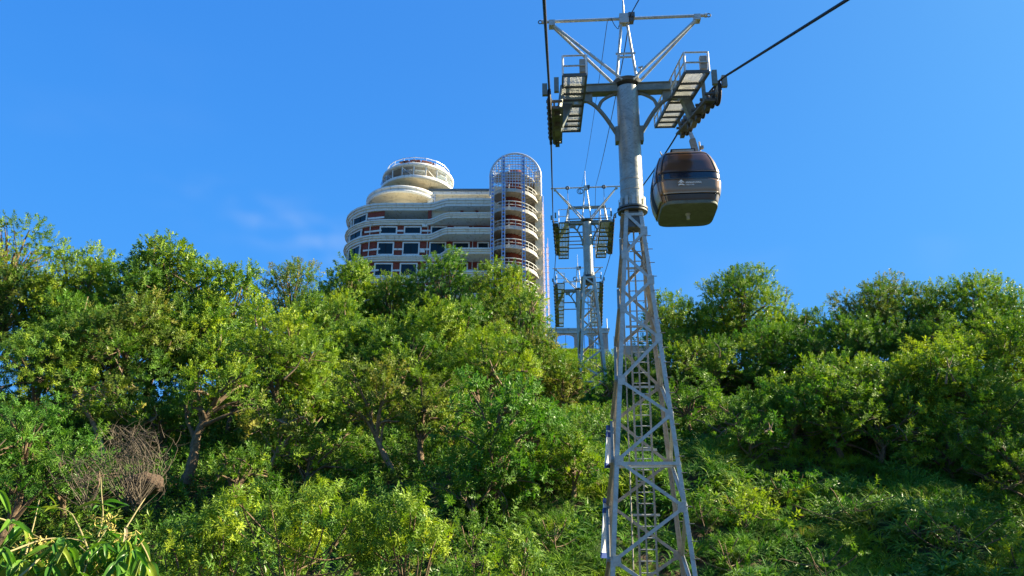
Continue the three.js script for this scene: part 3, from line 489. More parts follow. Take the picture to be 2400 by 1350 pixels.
makeTower('cable_car_tower', {
  base: V(5.98, 12.6, -54), yaw: YAW, tilt: 4, detail: 1,
  lat: { l0: -0.5, l1: 9.85, w: 0.2, half: half2, nodes: [9.75, 9.0, 7.9, 6.7, 5.4, 4.0, 2.8, 1.7, 0.4].reverse(), horiz: [1.55, 9.7], ladderX: 0.1 },
  mast: { m0: 9.95, m1: 14.4, r: 0.37, welds: [11.2] }, arm: 1.75, knee: [1.1, 1.6],
  top: { l: 17.45, half: 2.75, r: 0.055, rod: 1.5 }, ropeL: rope2L, ropeR: rope2R, sheaves: 10, sheaveR: 0.24, walkL: walk2L, walkR: walk2R, walkW: 0.8, panels: 8, railH: 1.1,
  extra(T, P, L, b0) {
    P('portal_beam', bar(V(-1.45, b0 + 1.45, -0.3), V(1.55, b0 + 1.45, -0.3), 0.22, 0.18), M.greyGreen);
    for (const s of [-1, 1]) { P('portal_post', bar(V(s * 1.45, b0 + 1.4, -0.3), V(s * 1.62, b0 + 0.1, -0.2), 0.12), M.galv); P('pulley', muv(new THREE.TorusGeometry(0.13, 0.05, 8, 16).translate(s * 1.45, 17.4, 0.15)), M.galvDark); P('pulley_line', rod(V(s * 1.45, 17.3, 0.15), V(s * 1.4, b0 + 0.2, 0.1), 0.02), M.galvDark); }
    for (const z of [-2.6, -1.6, -0.7, 2.0]) P('cross_tube', rod(V(-1.6, b0 - 0.5, z), V(1.75, b0 - 0.5, z), 0.045), M.galvDark);
    for (const z of [-3.4, -4.2]) P('cross_tube', rod(V(-1.6, b0 - 0.5, z), V(1.75, b0 - 0.5, z), 0.045), M.galvDark);
    P('cable_coil', [0, 1, 2].map(i => muv(new THREE.TorusGeometry(0.24 - i * 0.03, 0.025, 6, 20).rotateY(0.4 * i).translate(-0.45 + i * 0.06, 17.1, 0.1))), M.galvDark);
  },
}, 'second cable car tower halfway up the slope, seen between the nearest tower and the hotel');
const rope3L = [at(1298, 655, 71), at(1303, 762, 78)], rope3R = rope3L.map(p => p.clone().addScaledVector(G1, 5.0));
const walk3L = [at(1314, 664, 71), at(1312, 766, 78)], walk3R = walk3L.map(p => p.clone().addScaledVector(G1, 3.75));
makeTower('cable_car_tower', {
  base: V(6.95, 20.0, -73), yaw: YAW, tilt: 4, detail: 1,
  mast: { m0: -1, m1: 8.95, r: 0.3, welds: [6, 3] }, arm: 1.8, knee: [1.1, 1.5],
  top: { l: 11.45, half: 2.6, r: 0.05, rod: 1.5 }, ropeL: rope3L, ropeR: rope3R, sheaves: 14, sheaveR: 0.22, walkL: walk3L, walkR: walk3R, walkW: 0.8, panels: 10, railH: 1.1,
  extra(T, P, L, b0) {
    P('portal_beam', bar(V(-1.6, b0 + 1.1, -0.3), V(1.6, b0 + 1.1, -0.3), 0.1, 0.1), M.galv);
    for (const z of [-1.5, -4]) P('cross_tube', rod(V(-1.7, b0 - 0.8, z), V(1.8, b0 - 0.8, z), 0.06), M.galvDark);
    P('cable_coil', muv(new THREE.TorusGeometry(0.2, 0.05, 6, 18).translate(-0.3, 10.2, 0.2)), M.galvDark);
  },
}, 'farthest cable car tower, plain tube mast near the ridge station, behind the second tower');

// ropes and thin cables
function rope(name, pts, r, label, cat, sag = []) {
  const out = [];
  for (let i = 0; i + 1 < pts.length; i++) { const n = 10; for (let k = 0; k < n; k++) { const t = k / n, p = pts[i].clone().lerp(pts[i + 1], t); p.y -= (sag[i] || 0) * 4 * t * (1 - t); out.push(p); } }
  out.push(pts[pts.length - 1]);
  const c = new THREE.CurvePath(); for (let i = 0; i + 1 < out.length; i++) c.add(new THREE.LineCurve3(out[i], out[i + 1]));
  const m = part(numbered(name), new THREE.TubeGeometry(c, out.length * 2, r, 8), M.rope, scene); m.userData = { label, category: cat }; return m;
}
const up = (p, d) => p.clone().add(V(0, d, 0));
const nearL = at(1275, -2, 10), nearR = at(1988, -2, 10), bk = (p, q) => p.clone().add(p.clone().sub(q).multiplyScalar(1.6));
rope('haul_rope', [bk(nearL, rope1.L[0]), nearL, rope1.L[0], rope1.L[1], rope2L[0], rope2L[1], rope3L[0], rope3L[1], at(1305, 790, 92)], 0.032, 'thick dark haul rope running over the left sheaves of the towers', 'cable', [0, 0, 0, 0.5, 0, 0.15]);
rope('haul_rope', [bk(nearR, rope1.R[0]), nearR, rope1.R[0], rope1.R[1], rope2R[0], rope2R[1], rope3R[0], rope3R[1], at(1405, 790, 92)], 0.032, 'thick dark haul rope carrying the bronze gondola, over the right sheaves', 'cable', [0, 0, 0, 0.5, 0, 0.15]);
const ct1 = at(1477, 36, 19.2);
rope('signal_cable', [at(1530, -60, 13), at(1497, 0, 16), ct1, at(1462, 130, 21), at(1396, 436, 53.9), at(1392, 628, 72.5)], 0.018, 'thin dark cable from the top bar of the nearest tower to the second tower', 'cable', [0, 0, 0, 0.3]);
rope('signal_cable', [at(1424, 46, 19.2), at(1363, 437, 53.9)], 0.011, 'very thin cable left of centre between the first and second tower tops', 'cable', [0.4]);

// ------------------------------------------------------------------ gondola
{
  const F = at(1611, 505, 21.65); F.y = 11.32;
  const gd = thing('gondola_cabin', 'bronze cable car gondola with dark glass hanging beside the nearest tower', 'gondola', F);
  gd.rotation.y = -R(YAW); gd.scale.x = 0.93; gd.updateMatrixWorld(true);
  // half widths (u) and half lengths (w) of the body by height
  const PR = [[0, 0.93, 0.80], [0.1, 0.98, 0.85], [0.45, 1.09, 0.95], [0.8, 1.13, 0.985], [1.05, 1.13, 0.97], [1.5, 1.02, 0.87], [1.8, 0.90, 0.76], [1.95, 0.80, 0.66], [2.04, 0.62, 0.5], [2.07, 0.3, 0.25]];
  const dim = (t) => { for (let i = 1; i < PR.length; i++) if (t <= PR[i][0]) { const a = PR[i - 1], b = PR[i], k = (t - a[0]) / (b[0] - a[0]); return [lerp(a[1], b[1], k), lerp(a[2], b[2], k)]; } return PR[PR.length - 1].slice(1); };
  // s in turns: 0 = middle of the front (towards the eye, +z), 0.25 = right side, 0.5 back, 0.75 left
  const S = (t, s, off = 0) => { const [hu, hw] = dim(t), a = s * 2 * Math.PI, e = 2 / 5.5, c = Math.sin(a), d = Math.cos(a); return V(Math.sign(c) * Math.pow(Math.abs(c), e) * (hu + off), t, Math.sign(d) * Math.pow(Math.abs(d), e) * (hw + off)); };
  function patch(t0, t1, s0, s1, off, nt = 8, ns = 24, th = 0.03) {
    const pos = [], idx = []; const K = ns + 1;
    for (const o of [off, off - th]) for (let i = 0; i <= nt; i++) for (let j = 0; j <= ns; j++) { const p = S(lerp(t0, t1, i / nt), lerp(s0, s1, j / ns), o); pos.push(p.x, p.y, p.z); }
    const N = (nt + 1) * K;
    for (let i = 0; i < nt; i++) for (let j = 0; j < ns; j++) { const a = i * K + j; idx.push(a, a + 1, a + K, a + 1, a + K + 1, a + K, N + a, N + a + K, N + a + 1, N + a + 1, N + a + K, N + a + K + 1); }
    const rim = (a, b) => idx.push(a, b, N + a, b, N + b, N + a);
    for (let j = 0; j < ns; j++) { rim(j + 1, j); rim(nt * K + j, nt * K + j + 1); }
    if (Math.abs(s1 - s0) < 0.999) for (let i = 0; i < nt; i++) { rim(i * K, (i + 1) * K); rim((i + 1) * K + ns, i * K + ns); }
    const g = new THREE.BufferGeometry(); g.setAttribute('position', new THREE.Float32BufferAttribute(pos, 3)); g.setIndex(idx); g.computeVertexNormals(); return muv(g);
  }
  const bronze = new THREE.MeshPhysicalMaterial({ color: col(0.22, 0.135, 0.08), metalness: 0.55, roughness: 0.32, clearcoat: 0.8, clearcoatRoughness: 0.12 });
  const pale = new THREE.MeshPhysicalMaterial({ color: col(0.30, 0.25, 0.21), metalness: 0.4, roughness: 0.35, clearcoat: 0.7, clearcoatRoughness: 0.15 });
  const navy = new THREE.MeshPhysicalMaterial({ color: col(0.008, 0.010, 0.022), roughness: 0.25, clearcoat: 0.8, clearcoatRoughness: 0.1 });
  const tint = new THREE.MeshPhysicalMaterial({ color: col(0.14, 0.078, 0.05), roughness: 0.16, transmission: 0.35, thickness: 0, clearcoat: 0.6, clearcoatRoughness: 0.1 });
  const seal = SM({ color: col(0.012, 0.012, 0.014), roughness: 0.7 });
  const under = SM({ color: col(0.12, 0.15, 0.125), roughness: 0.75, map: galvMap });
  const P = (n, g, m, par = gd) => part(n, g, m, par);
  // floor pan
  const fl = new THREE.Shape(); for (let i = 0; i <= 48; i++) { const p = S(0.02, i / 48); i ? fl.lineTo(p.x, p.z) : fl.moveTo(p.x, p.z); }
  P('floor', muv(new THREE.ExtrudeGeometry(fl, { depth: 0.09, bevelEnabled: true, bevelSize: 0.02, bevelThickness: 0.02, bevelSegments: 2 }).rotateX(Math.PI / 2).translate(0, 0.07, 0)), under);
  P('floor_bumper', [muv(new THREE.CylinderGeometry(0.05, 0.06, 0.22, 12).translate(0, -0.12, 0.1)), muv(new THREE.CylinderGeometry(0.09, 0.09, 0.05, 12).translate(0, -0.04, 0.1))], M.galv);
  // lower skirt: navy recess at front and back, bronze at the sides
  P('front_recess', patch(0.06, 0.29, -0.112, 0.112, -0.02), navy); P('rear_recess', patch(0.06, 0.29, 0.395, 0.605, -0.03), navy);
  P('skirt', patch(0.06, 0.29, 0.108, 0.392, 0), pale); P('skirt', patch(0.06, 0.29, 0.608, 0.892, 0), bronze);
  const body = P('front_panel', patch(0.295, 0.74, -0.118, 0.118, 0.015, 10, 30), bronze);
  P('trim_strip', patch(0.285, 0.325, -0.112, 0.112, 0.03), pale);
  P('rear_panel', patch(0.295, 0.74, 0.382, 0.618, 0.015, 10, 30), bronze);
  P('side_panel', patch(0.295, 0.74, 0.121, 0.379, 0.015, 10, 30), pale);
  // left side with the sliding door
  const door = P('door', patch(0.12, 0.74, 0.66, 0.84, 0.035, 10, 20), pale); part('door_seam', patch(0.12, 1.78, 0.748, 0.752, 0.05, 10, 2), seal, door);
  part('door_pane', patch(0.8, 1.78, 0.665, 0.835, 0.03, 10, 20), tint, door);
  P('side_panel', patch(0.295, 0.74, 0.621, 0.657, 0.015), bronze); P('side_panel', patch(0.295, 0.74, 0.843, 0.879, 0.015), bronze);
  // dark waist band and big tinted panes with dark seals
  P('waist_band', patch(0.745, 1.03, -0.125, 0.66, 0.0, 4, 60), navy); P('waist_band', patch(0.745, 1.03, 0.84, 0.872, 0.0, 4, 8), navy);
  P('front_pane', patch(1.035, 1.86, -0.098, 0.098, 0.0, 10, 26), tint); P('rear_pane', patch(1.035, 1.86, 0.402, 0.598, 0.0, 10, 26), tint);
  P('side_pane', patch(1.035, 1.8, 0.152, 0.348, 0.0, 10, 26), new THREE.MeshPhysicalMaterial({ color: col(0.35, 0.4, 0.45), roughness: 0.08, transmission: 0.7, thickness: 0 }));
  for (const [a, b] of [[0.1, 0.15], [0.35, 0.4], [0.6, 0.66], [0.84, 0.9]]) P('corner_pillar', patch(1.03, 1.88, a, b, 0.012, 8, 8), bronze);
  P('roof_rim', patch(1.865, 1.97, 0, 1, 0.01, 4, 80), bronze);
  P('roof', patch(1.95, 2.07, 0, 1, 0.0, 6, 60, 0.02), bronze);
  P('roof_cap', box(0.66, 0.03, 0.54, 0, 2.06, 0), bronze);
  for (const o of [0, 0.5]) { for (const t of [1.015, 1.852]) P('window_seal', patch(t, t + 0.024, o - 0.1, o + 0.1, 0.012, 1, 26), seal); for (const d of [-1, 1]) P('window_seal', patch(1.03, 1.86, o + d * 0.099 - 0.0022, o + d * 0.099 + 0.0022, 0.016, 8, 2), seal); }
  // interior bench backs
  for (const z of [-0.55, 0.55]) P('bench', [box(1.5, 0.08, 0.4, 0, 0.5, z), box(1.5, 0.5, 0.06, 0, 0.85, z * 1.3)], seal);
  P('grab_pole', rod(V(0.55, 0.2, 0.35), V(0.55, 1.9, 0.35), 0.02), M.white);
  // vent box on the roof, aerial
  P('roof_vent', [box(0.86, 0.05, 0.5, 0, 2.1, 0.1), box(0.86, 0.04, 0.5, 0, 2.24, 0.1), box(0.04, 0.1, 0.5, -0.41, 2.172, 0.1), box(0.04, 0.1, 0.5, 0.41, 2.172, 0.1)], seal);
  P('vent_louvre', box(0.76, 0.085, 0.3, 0, 2.17, 0.22), M.galv);
  P('roof_latch', [rod(V(-0.72, 1.95, 0.3), V(-0.80, 2.2, 0.3), 0.02), box(0.1, 0.14, 0.05, -0.7, 2.02, 0.3)], pale);
  // hanger: grip on the rope, arm bent outward, bracket on the roof
  const g = at(1606, 284, 21.9).sub(F).applyAxisAngle(V(0, 1, 0), R(YAW));
  const a1 = V(0.18, g.y - 0.28, g.z + 0.02), a2 = V(0.50, 2.75, -0.02), a3 = V(0.56, 2.05, 0);
  P('grip', [box(0.2, 0.22, 0.5, g.x + 0.02, g.y - 0.04, g.z), box(0.34, 0.12, 0.2, g.x + 0.2, g.y - 0.12, g.z - 0.1), muv(new THREE.CylinderGeometry(0.1, 0.1, 0.12, 14).rotateZ(Math.PI / 2).translate(g.x + 0.36, g.y - 0.1, g.z + 0.1)), muv(new THREE.CylinderGeometry(0.07, 0.07, 0.14, 12).rotateZ(Math.PI / 2).translate(g.x - 0.1, g.y - 0.14, g.z + 0.22))], M.galvDark);
  P('hanger_arm', [bar(V(g.x + 0.06, g.y - 0.12, g.z), a2, 0.11, 0.12, V(0, 0, 1))], M.galv);
  P('hanger_bracket', [bar(a2.clone().add(V(-0.06, 0.08, 0)), a3, 0.2, 0.16, V(0, 0, 1)), rod(V(0.68, 2.3, 0), V(0.68, 2.72, 0), 0.03), rod(V(0.44, 2.28, 0), V(0.74, 2.28, 0), 0.05), box(0.1, 0.1, 0.1, 0.76, 2.5, 0)], M.galvDull);
  P('roof_clamp', box(0.5, 0.14, 0.4, 0.48, 2.08, 0), M.galvDull);
  // white mountain emblem and lettering on the front panel
  const font = await new FontLoader().loadAsync('fonts/droid/droid_sans_bold.typeface.json');
  const front = (x, y) => { let best = 0; for (let s = -0.1; s <= 0.1; s += 0.0005) if (S(y, s).x < x) best = s; return S(y, best, 0.022).z; };
  const tilt = Math.atan2(front(0, 0.68) - front(0, 0.5), 0.18);
  const put = (geo, x, y) => { geo.computeBoundingBox(); geo.rotateX(tilt); geo.translate(x, y, front(x, y) + 0.004); return muv(geo); };
  const txt = (t, size, x, y) => put(new TextGeometry(t, { font, size, depth: 0.006, curveSegments: 3 }), x, y);
  part('lettering', [txt('ANNAPURNA', 0.062, -0.16, 0.585)], M.white, body);
  part('lettering', [txt('CABLE CAR', 0.04, -0.16, 0.52)], M.white, body);
  const pk = new THREE.Shape(); pk.moveTo(-0.115, 0.02); pk.quadraticCurveTo(-0.03, 0.08, 0, 0.13); pk.quadraticCurveTo(0.03, 0.08, 0.115, 0.02); pk.lineTo(0.085, 0.02); pk.quadraticCurveTo(0, 0.075, -0.085, 0.02); pk.closePath();
  const sw = new THREE.Shape(); sw.moveTo(-0.1, -0.085); sw.quadraticCurveTo(-0.02, -0.03, 0.1, -0.085); sw.lineTo(0.1, -0.05); sw.quadraticCurveTo(-0.02, 0.0, -0.1, -0.05); sw.closePath();
  const mi = new THREE.Shape(); mi.moveTo(-0.07, -0.02); mi.quadraticCurveTo(0, 0.08, 0.06, -0.02); mi.quadraticCurveTo(0.02, 0.02, -0.07, -0.02);
  part('emblem', [pk, sw, mi].map(s => put(new THREE.ExtrudeGeometry(s, { depth: 0.006, bevelEnabled: false }), -0.3, 0.6)), M.white, body);
}

// ------------------------------------------------------------------ foliage
const leafM = (c, t = 0.40, cc = 0.22) => new THREE.MeshPhysicalMaterial({ color: c, roughness: 0.92, transmission: t, thickness: 0, clearcoat: cc, clearcoatRoughness: 0.32, specularIntensity: 0.35, side: THREE.DoubleSide });
const LM = leafM(col(1, 1, 1));
const barkMap = noiseTex(128, (u, v) => { const k = 0.7 + 0.5 * tfbm(u, v * 0.4, 12, 3) + 0.3 * tfbm(u, v, 30, 8); return [0.50 * k, 0.43 * k, 0.35 * k]; }, true, 2);
const bark = SM({ color: col(1.3, 1.2, 1.05), map: barkMap, roughness: 0.95, bumpMap: barkMap, bumpScale: 0.02 });
const paleBark = SM({ color: col(2.1, 2.0, 1.8), map: barkMap, roughness: 0.9, bumpMap: barkMap, bumpScale: 0.02 });
// one leaf: four faces folded along the midrib, tip hanging
function leaf4(pos, o, d, up, len, wid, droop) {
  const s = V().crossVectors(d, up).normalize(), n = V().crossVectors(s, d).normalize();
  const m = o.clone().addScaledVector(d, len * 0.45).addScaledVector(n, -wid * 0.12 - len * droop * 0.15);
  const l = o.clone().addScaledVector(d, len * 0.42).addScaledVector(s, -wid / 2).addScaledVector(n, wid * 0.1 - len * droop * 0.12), r = o.clone().addScaledVector(d, len * 0.42).addScaledVector(s, wid / 2).addScaledVector(n, wid * 0.1 - len * droop * 0.12);
  const t = o.clone().addScaledVector(d, len * (1 - droop * 0.25)).addScaledVector(n, -len * droop * 0.6);
  for (const q of [o, m, l, o, r, m, l, m, t, m, r, t]) pos.push(q.x, q.y, q.z);
}
const geoOf = (pos) => { const g = new THREE.BufferGeometry(); g.setAttribute('position', new THREE.Float32BufferAttribute(pos, 3)); g.computeVertexNormals(); return g; };
// a spray: leaves set spirally along a short twig that grows along +y
function spray(n, len, wid, droop, spread, L = 0.5) {
  const pos = [];
  for (let i = 0; i < n; i++) {
    const k = i / n, a = i * 2.4 + rr(-0.3, 0.3), tilt = lerp(1.35, 0.5, k) * spread + rr(-0.25, 0.25);
    const d = V(Math.cos(a) * Math.sin(tilt), Math.cos(tilt), Math.sin(a) * Math.sin(tilt));
    leaf4(pos, V(rr(-0.04, 0.04), k * L, rr(-0.04, 0.04)), d, V(0, 1, 0.01), len * rr(0.75, 1.2), wid * rr(0.8, 1.2), droop * rr(0.4, 1.5));
  }
  return geoOf(pos);
}
const SP = { broad: spray(17, 0.24, 0.088, 0.35, 1), small: spray(22, 0.17, 0.07, 0.25, 1.05), long: spray(18, 0.34, 0.075, 0.9, 1.1, 0.3), round: spray(16, 0.22, 0.12, 0.3, 1.05), frond: spray(20, 0.42, 0.07, 1.0, 1.05, 0.22) };
const TONES = {                    // linear leaf colours of the kinds of tree
  mid: [[0.052, 0.145, 0.008], [0.092, 0.205, 0.009], [0.175, 0.29, 0.011]],
  yellow: [[0.125, 0.24, 0.008], [0.21, 0.325, 0.010], [0.34, 0.42, 0.013]],
  fresh: [[0.045, 0.155, 0.008], [0.08, 0.22, 0.010], [0.16, 0.285, 0.014]],
  olive: [[0.08, 0.145, 0.009], [0.13, 0.195, 0.013], [0.25, 0.235, 0.03]],
};
const q0 = new THREE.Quaternion(), q1 = new THREE.Quaternion(), YUP = V(0, 1, 0), tmpM = new THREE.Matrix4();
function instanced(name, geo, mat, list, parent, kind = 'stuff') {   // list: [pos, axis, scale, colour]
  const m = new THREE.InstancedMesh(geo, mat, list.length); m.name = name; m.castShadow = m.receiveShadow = true;
  list.forEach(([p, ax, s, c], i) => {
    q0.setFromUnitVectors(YUP, ax); q1.setFromAxisAngle(YUP, rnd() * 6.283); q0.multiply(q1);
    tmpM.compose(p, q0, V(s, s, s)); m.setMatrixAt(i, tmpM); m.setColorAt(i, c);
  });
  if (kind) m.userData.kind = kind; parent.add(m); return m;
}
function toneOf(tone, lobeK) { const t = TONES[tone], k = Math.min(0.999, Math.max(0, lobeK + rr(-0.35, 0.35))) * 2, i = Math.floor(k), f = k - i; const a = t[i], b = t[Math.min(2, i + 1)]; return col(lerp(a[0], b[0], f), lerp(a[1], b[1], f), lerp(a[2], b[2], f)); }
const rdir = () => { const u = rr(-1, 1), a = rnd() * 6.283, r = Math.sqrt(1 - u * u); return V(r * Math.cos(a), u, r * Math.sin(a)); };
function crownSprays(lobes, tone, size, dens, tone2 = tone, list = []) {
  for (const L of lobes) {
    const n = Math.round(4 * Math.PI * L.r * L.r * dens), lk = rr(0.2, 0.75), mix = tone2 === tone ? 0 : rnd() < 0.4 ? 0.8 : 0.15;
    for (let i = 0; i < n; i++) {
      const d = rdir(); if (d.y < -0.35 && rnd() < 0.6) continue;
      const q = L.r * (rnd() < 0.75 ? rr(0.72, 1.08) : rr(0.2, 0.75)) * (1 + 0.22 * fbm(d.x * 1.9 + L.c.x, d.y * 1.9 + L.c.y, d.z * 1.9 + L.c.z, 2) * 2);
      const p = L.c.clone().add(V(d.x * q, d.y * q * (L.sq || 0.9), d.z * q));
      if (lobes.some(o => o !== L && o.c.distanceTo(p) < o.r * 0.55) && rnd() < 0.7) continue;
      const ax = d.clone().multiplyScalar(0.8).add(V(0, 0.35, 0)).add(rdir().multiplyScalar(0.55)).normalize();
      list.push([p, ax, size * rr(0.6, 1.2), toneOf(rnd() < mix ? tone2 : tone, lk)]);
    }
  }
  return list;
}
// distance at which a sight line through (px, py) meets the ground
function groundHit(x, y) { for (let D = 12; D < 75; D += 0.25) { const p = at(x, y, D); if (p.y <= groundY(p.x, p.z)) return D; } return 75; }
function makeTree(sp) {
  const { x, top, bot, w, tone, label } = sp, D = sp.sit ? groundHit(x, bot) - 0.4 : sp.D;
  seed = Math.round(x * 31 + top * 17 + D * 101);
  const T0 = at(x, top, D), B0 = at(x, bot, D), half = (sp.cat ? 1.05 : 1.28) * (at(x + w / 2, (top + bot) / 2, D).x - at(x, (top + bot) / 2, D).x);
  if (!sp.path && !sp.cat) B0.y = lerp(B0.y, groundY(B0.x, -D), 0.5);
  const C = V((T0.x + B0.x) / 2, (T0.y + B0.y) / 2, -D), ry = (T0.y - B0.y) / 2, gx = sp.foot !== undefined ? at(sp.foot, 900, D).x : C.x, gy = groundY(gx, -D);
  const tree = thing(sp.kind || 'leafy_tree', label, sp.cat || 'tree', V(gx, gy - 0.2, -D), sp.group || 'trees covering the hillside');
  const o = tree.position, loc = (p) => p.clone().sub(o);
  const lobes = [], n = sp.lobes || Math.max(9, Math.round(17 * Math.sqrt(half * ry) / 3)), R0 = Math.min(half, ry);
  for (let i = 0; i < n; i++) {
    const yy = 1 - (i + 0.5) / n * 1.72, a = i * 2.39996 + rr(-0.4, 0.4), rxy = Math.sqrt(Math.max(0, 1 - (yy > 0 ? yy * yy : 0.25 * yy * yy)));
    const r = R0 * rr(0.24, 0.42) * (sp.lobeK || 1), k = rr(0.8, 1.14);
    const px = Math.cos(a) * rxy, pz = Math.sin(a) * rxy;
    lobes.push({ c: V(C.x + px * (half - r) * k, C.y + yy * (ry - r * 0.85) * k, C.z + pz * (half - r) * k * 0.9), r });
  }
  lobes.push({ c: C.clone(), r: R0 * 0.5 });
  for (const L of lobes) L.c = loc(L.c);
  const list = crownSprays(lobes, tone, (sp.size || 1) * 0.80, (sp.dens || 6.5) * 1.3, sp.tone2);
  const main = sp.leaf || ['broad', 'small', 'round', 'broad', 'small'][Math.floor(rnd() * 5)], other = main === 'broad' ? 'small' : 'broad', A = [], Bq = []; for (const l of list) (rnd() < 0.68 ? A : Bq).push(l);
  instanced('crown', SP[main], LM, A, tree); instanced('crown', SP[other], LM, Bq, tree);
  // trunk and limbs
  const th = sp.r || 0.09 + 0.022 * (T0.y - gy) * 0.6, geos = [];
  const path = sp.path ? sp.path.map(([a, b]) => loc(at(a, b, D))) : [V(0, -0.4, 0), V(rr(-0.3, 0.3), (B0.y - gy) * 0.6, rr(-0.3, 0.3)), loc(V(lerp(gx, C.x, 0.7), lerp(B0.y, C.y, 0.35), -D + rr(-0.4, 0.4))), loc(V(C.x, C.y + ry * 0.35, -D))];
  if (sp.path) path.push(loc(V(C.x, C.y + ry * 0.3, -D)));
  geos.push(limb(path, th, th * 0.3, 8, 16));
  const cv = new THREE.CatmullRomCurve3(path);
  lobes.forEach((L, i) => { if (i === lobes.length - 1) return; const t = rr(0.4, 0.85), s = cv.getPointAt(t), m = s.clone().lerp(L.c, 0.5).add(V(rr(-0.3, 0.3), rr(0, 0.5), rr(-0.3, 0.3))), e = L.c.clone().add(rdir().multiplyScalar(L.r * (sp.cat ? 0.1 : 0.5))); if (sp.cat) m.lerp(s.clone().lerp(L.c, 0.5).add(V(0, -L.r * 0.5, -L.r * 0.5)), 0.9); geos.push(limb([s, m, L.c, e], th * 0.42, 0.018, 5, 8));
    for (let k = 0; k < (sp.cat ? 0 : 3); k++) { const f = L.c.clone().add(rdir().multiplyScalar(L.r * 0.85)); geos.push(limb([m, m.clone().lerp(f, 0.5).add(rdir().multiplyScalar(0.15)), f], th * 0.16, 0.012, 4, 5)); } });
  part('trunk', geos, sp.pale ? paleBark : bark, tree);
  if (!sp.cat && !sp.path && rnd() < 0.5) for (let i = 0; i < 3; i++) {          // pale bare branches showing among the leaves
    const L = lobes[Math.floor(rnd() * (lobes.length - 1))], a = L.c.clone().add(V(rr(-0.4, 0.4), -L.r * 0.7, L.r * 0.75)), b = L.c.clone().add(V(rr(-1, 1) * L.r, L.r * rr(0.1, 0.7), L.r * rr(0.85, 1.15)));
    part('bare_branch', limb([a, a.clone().lerp(b, 0.5).add(rdir().multiplyScalar(0.2)), b], 0.05, 0.015, 5, 8), paleBark, tree);
  }
  return tree;
}
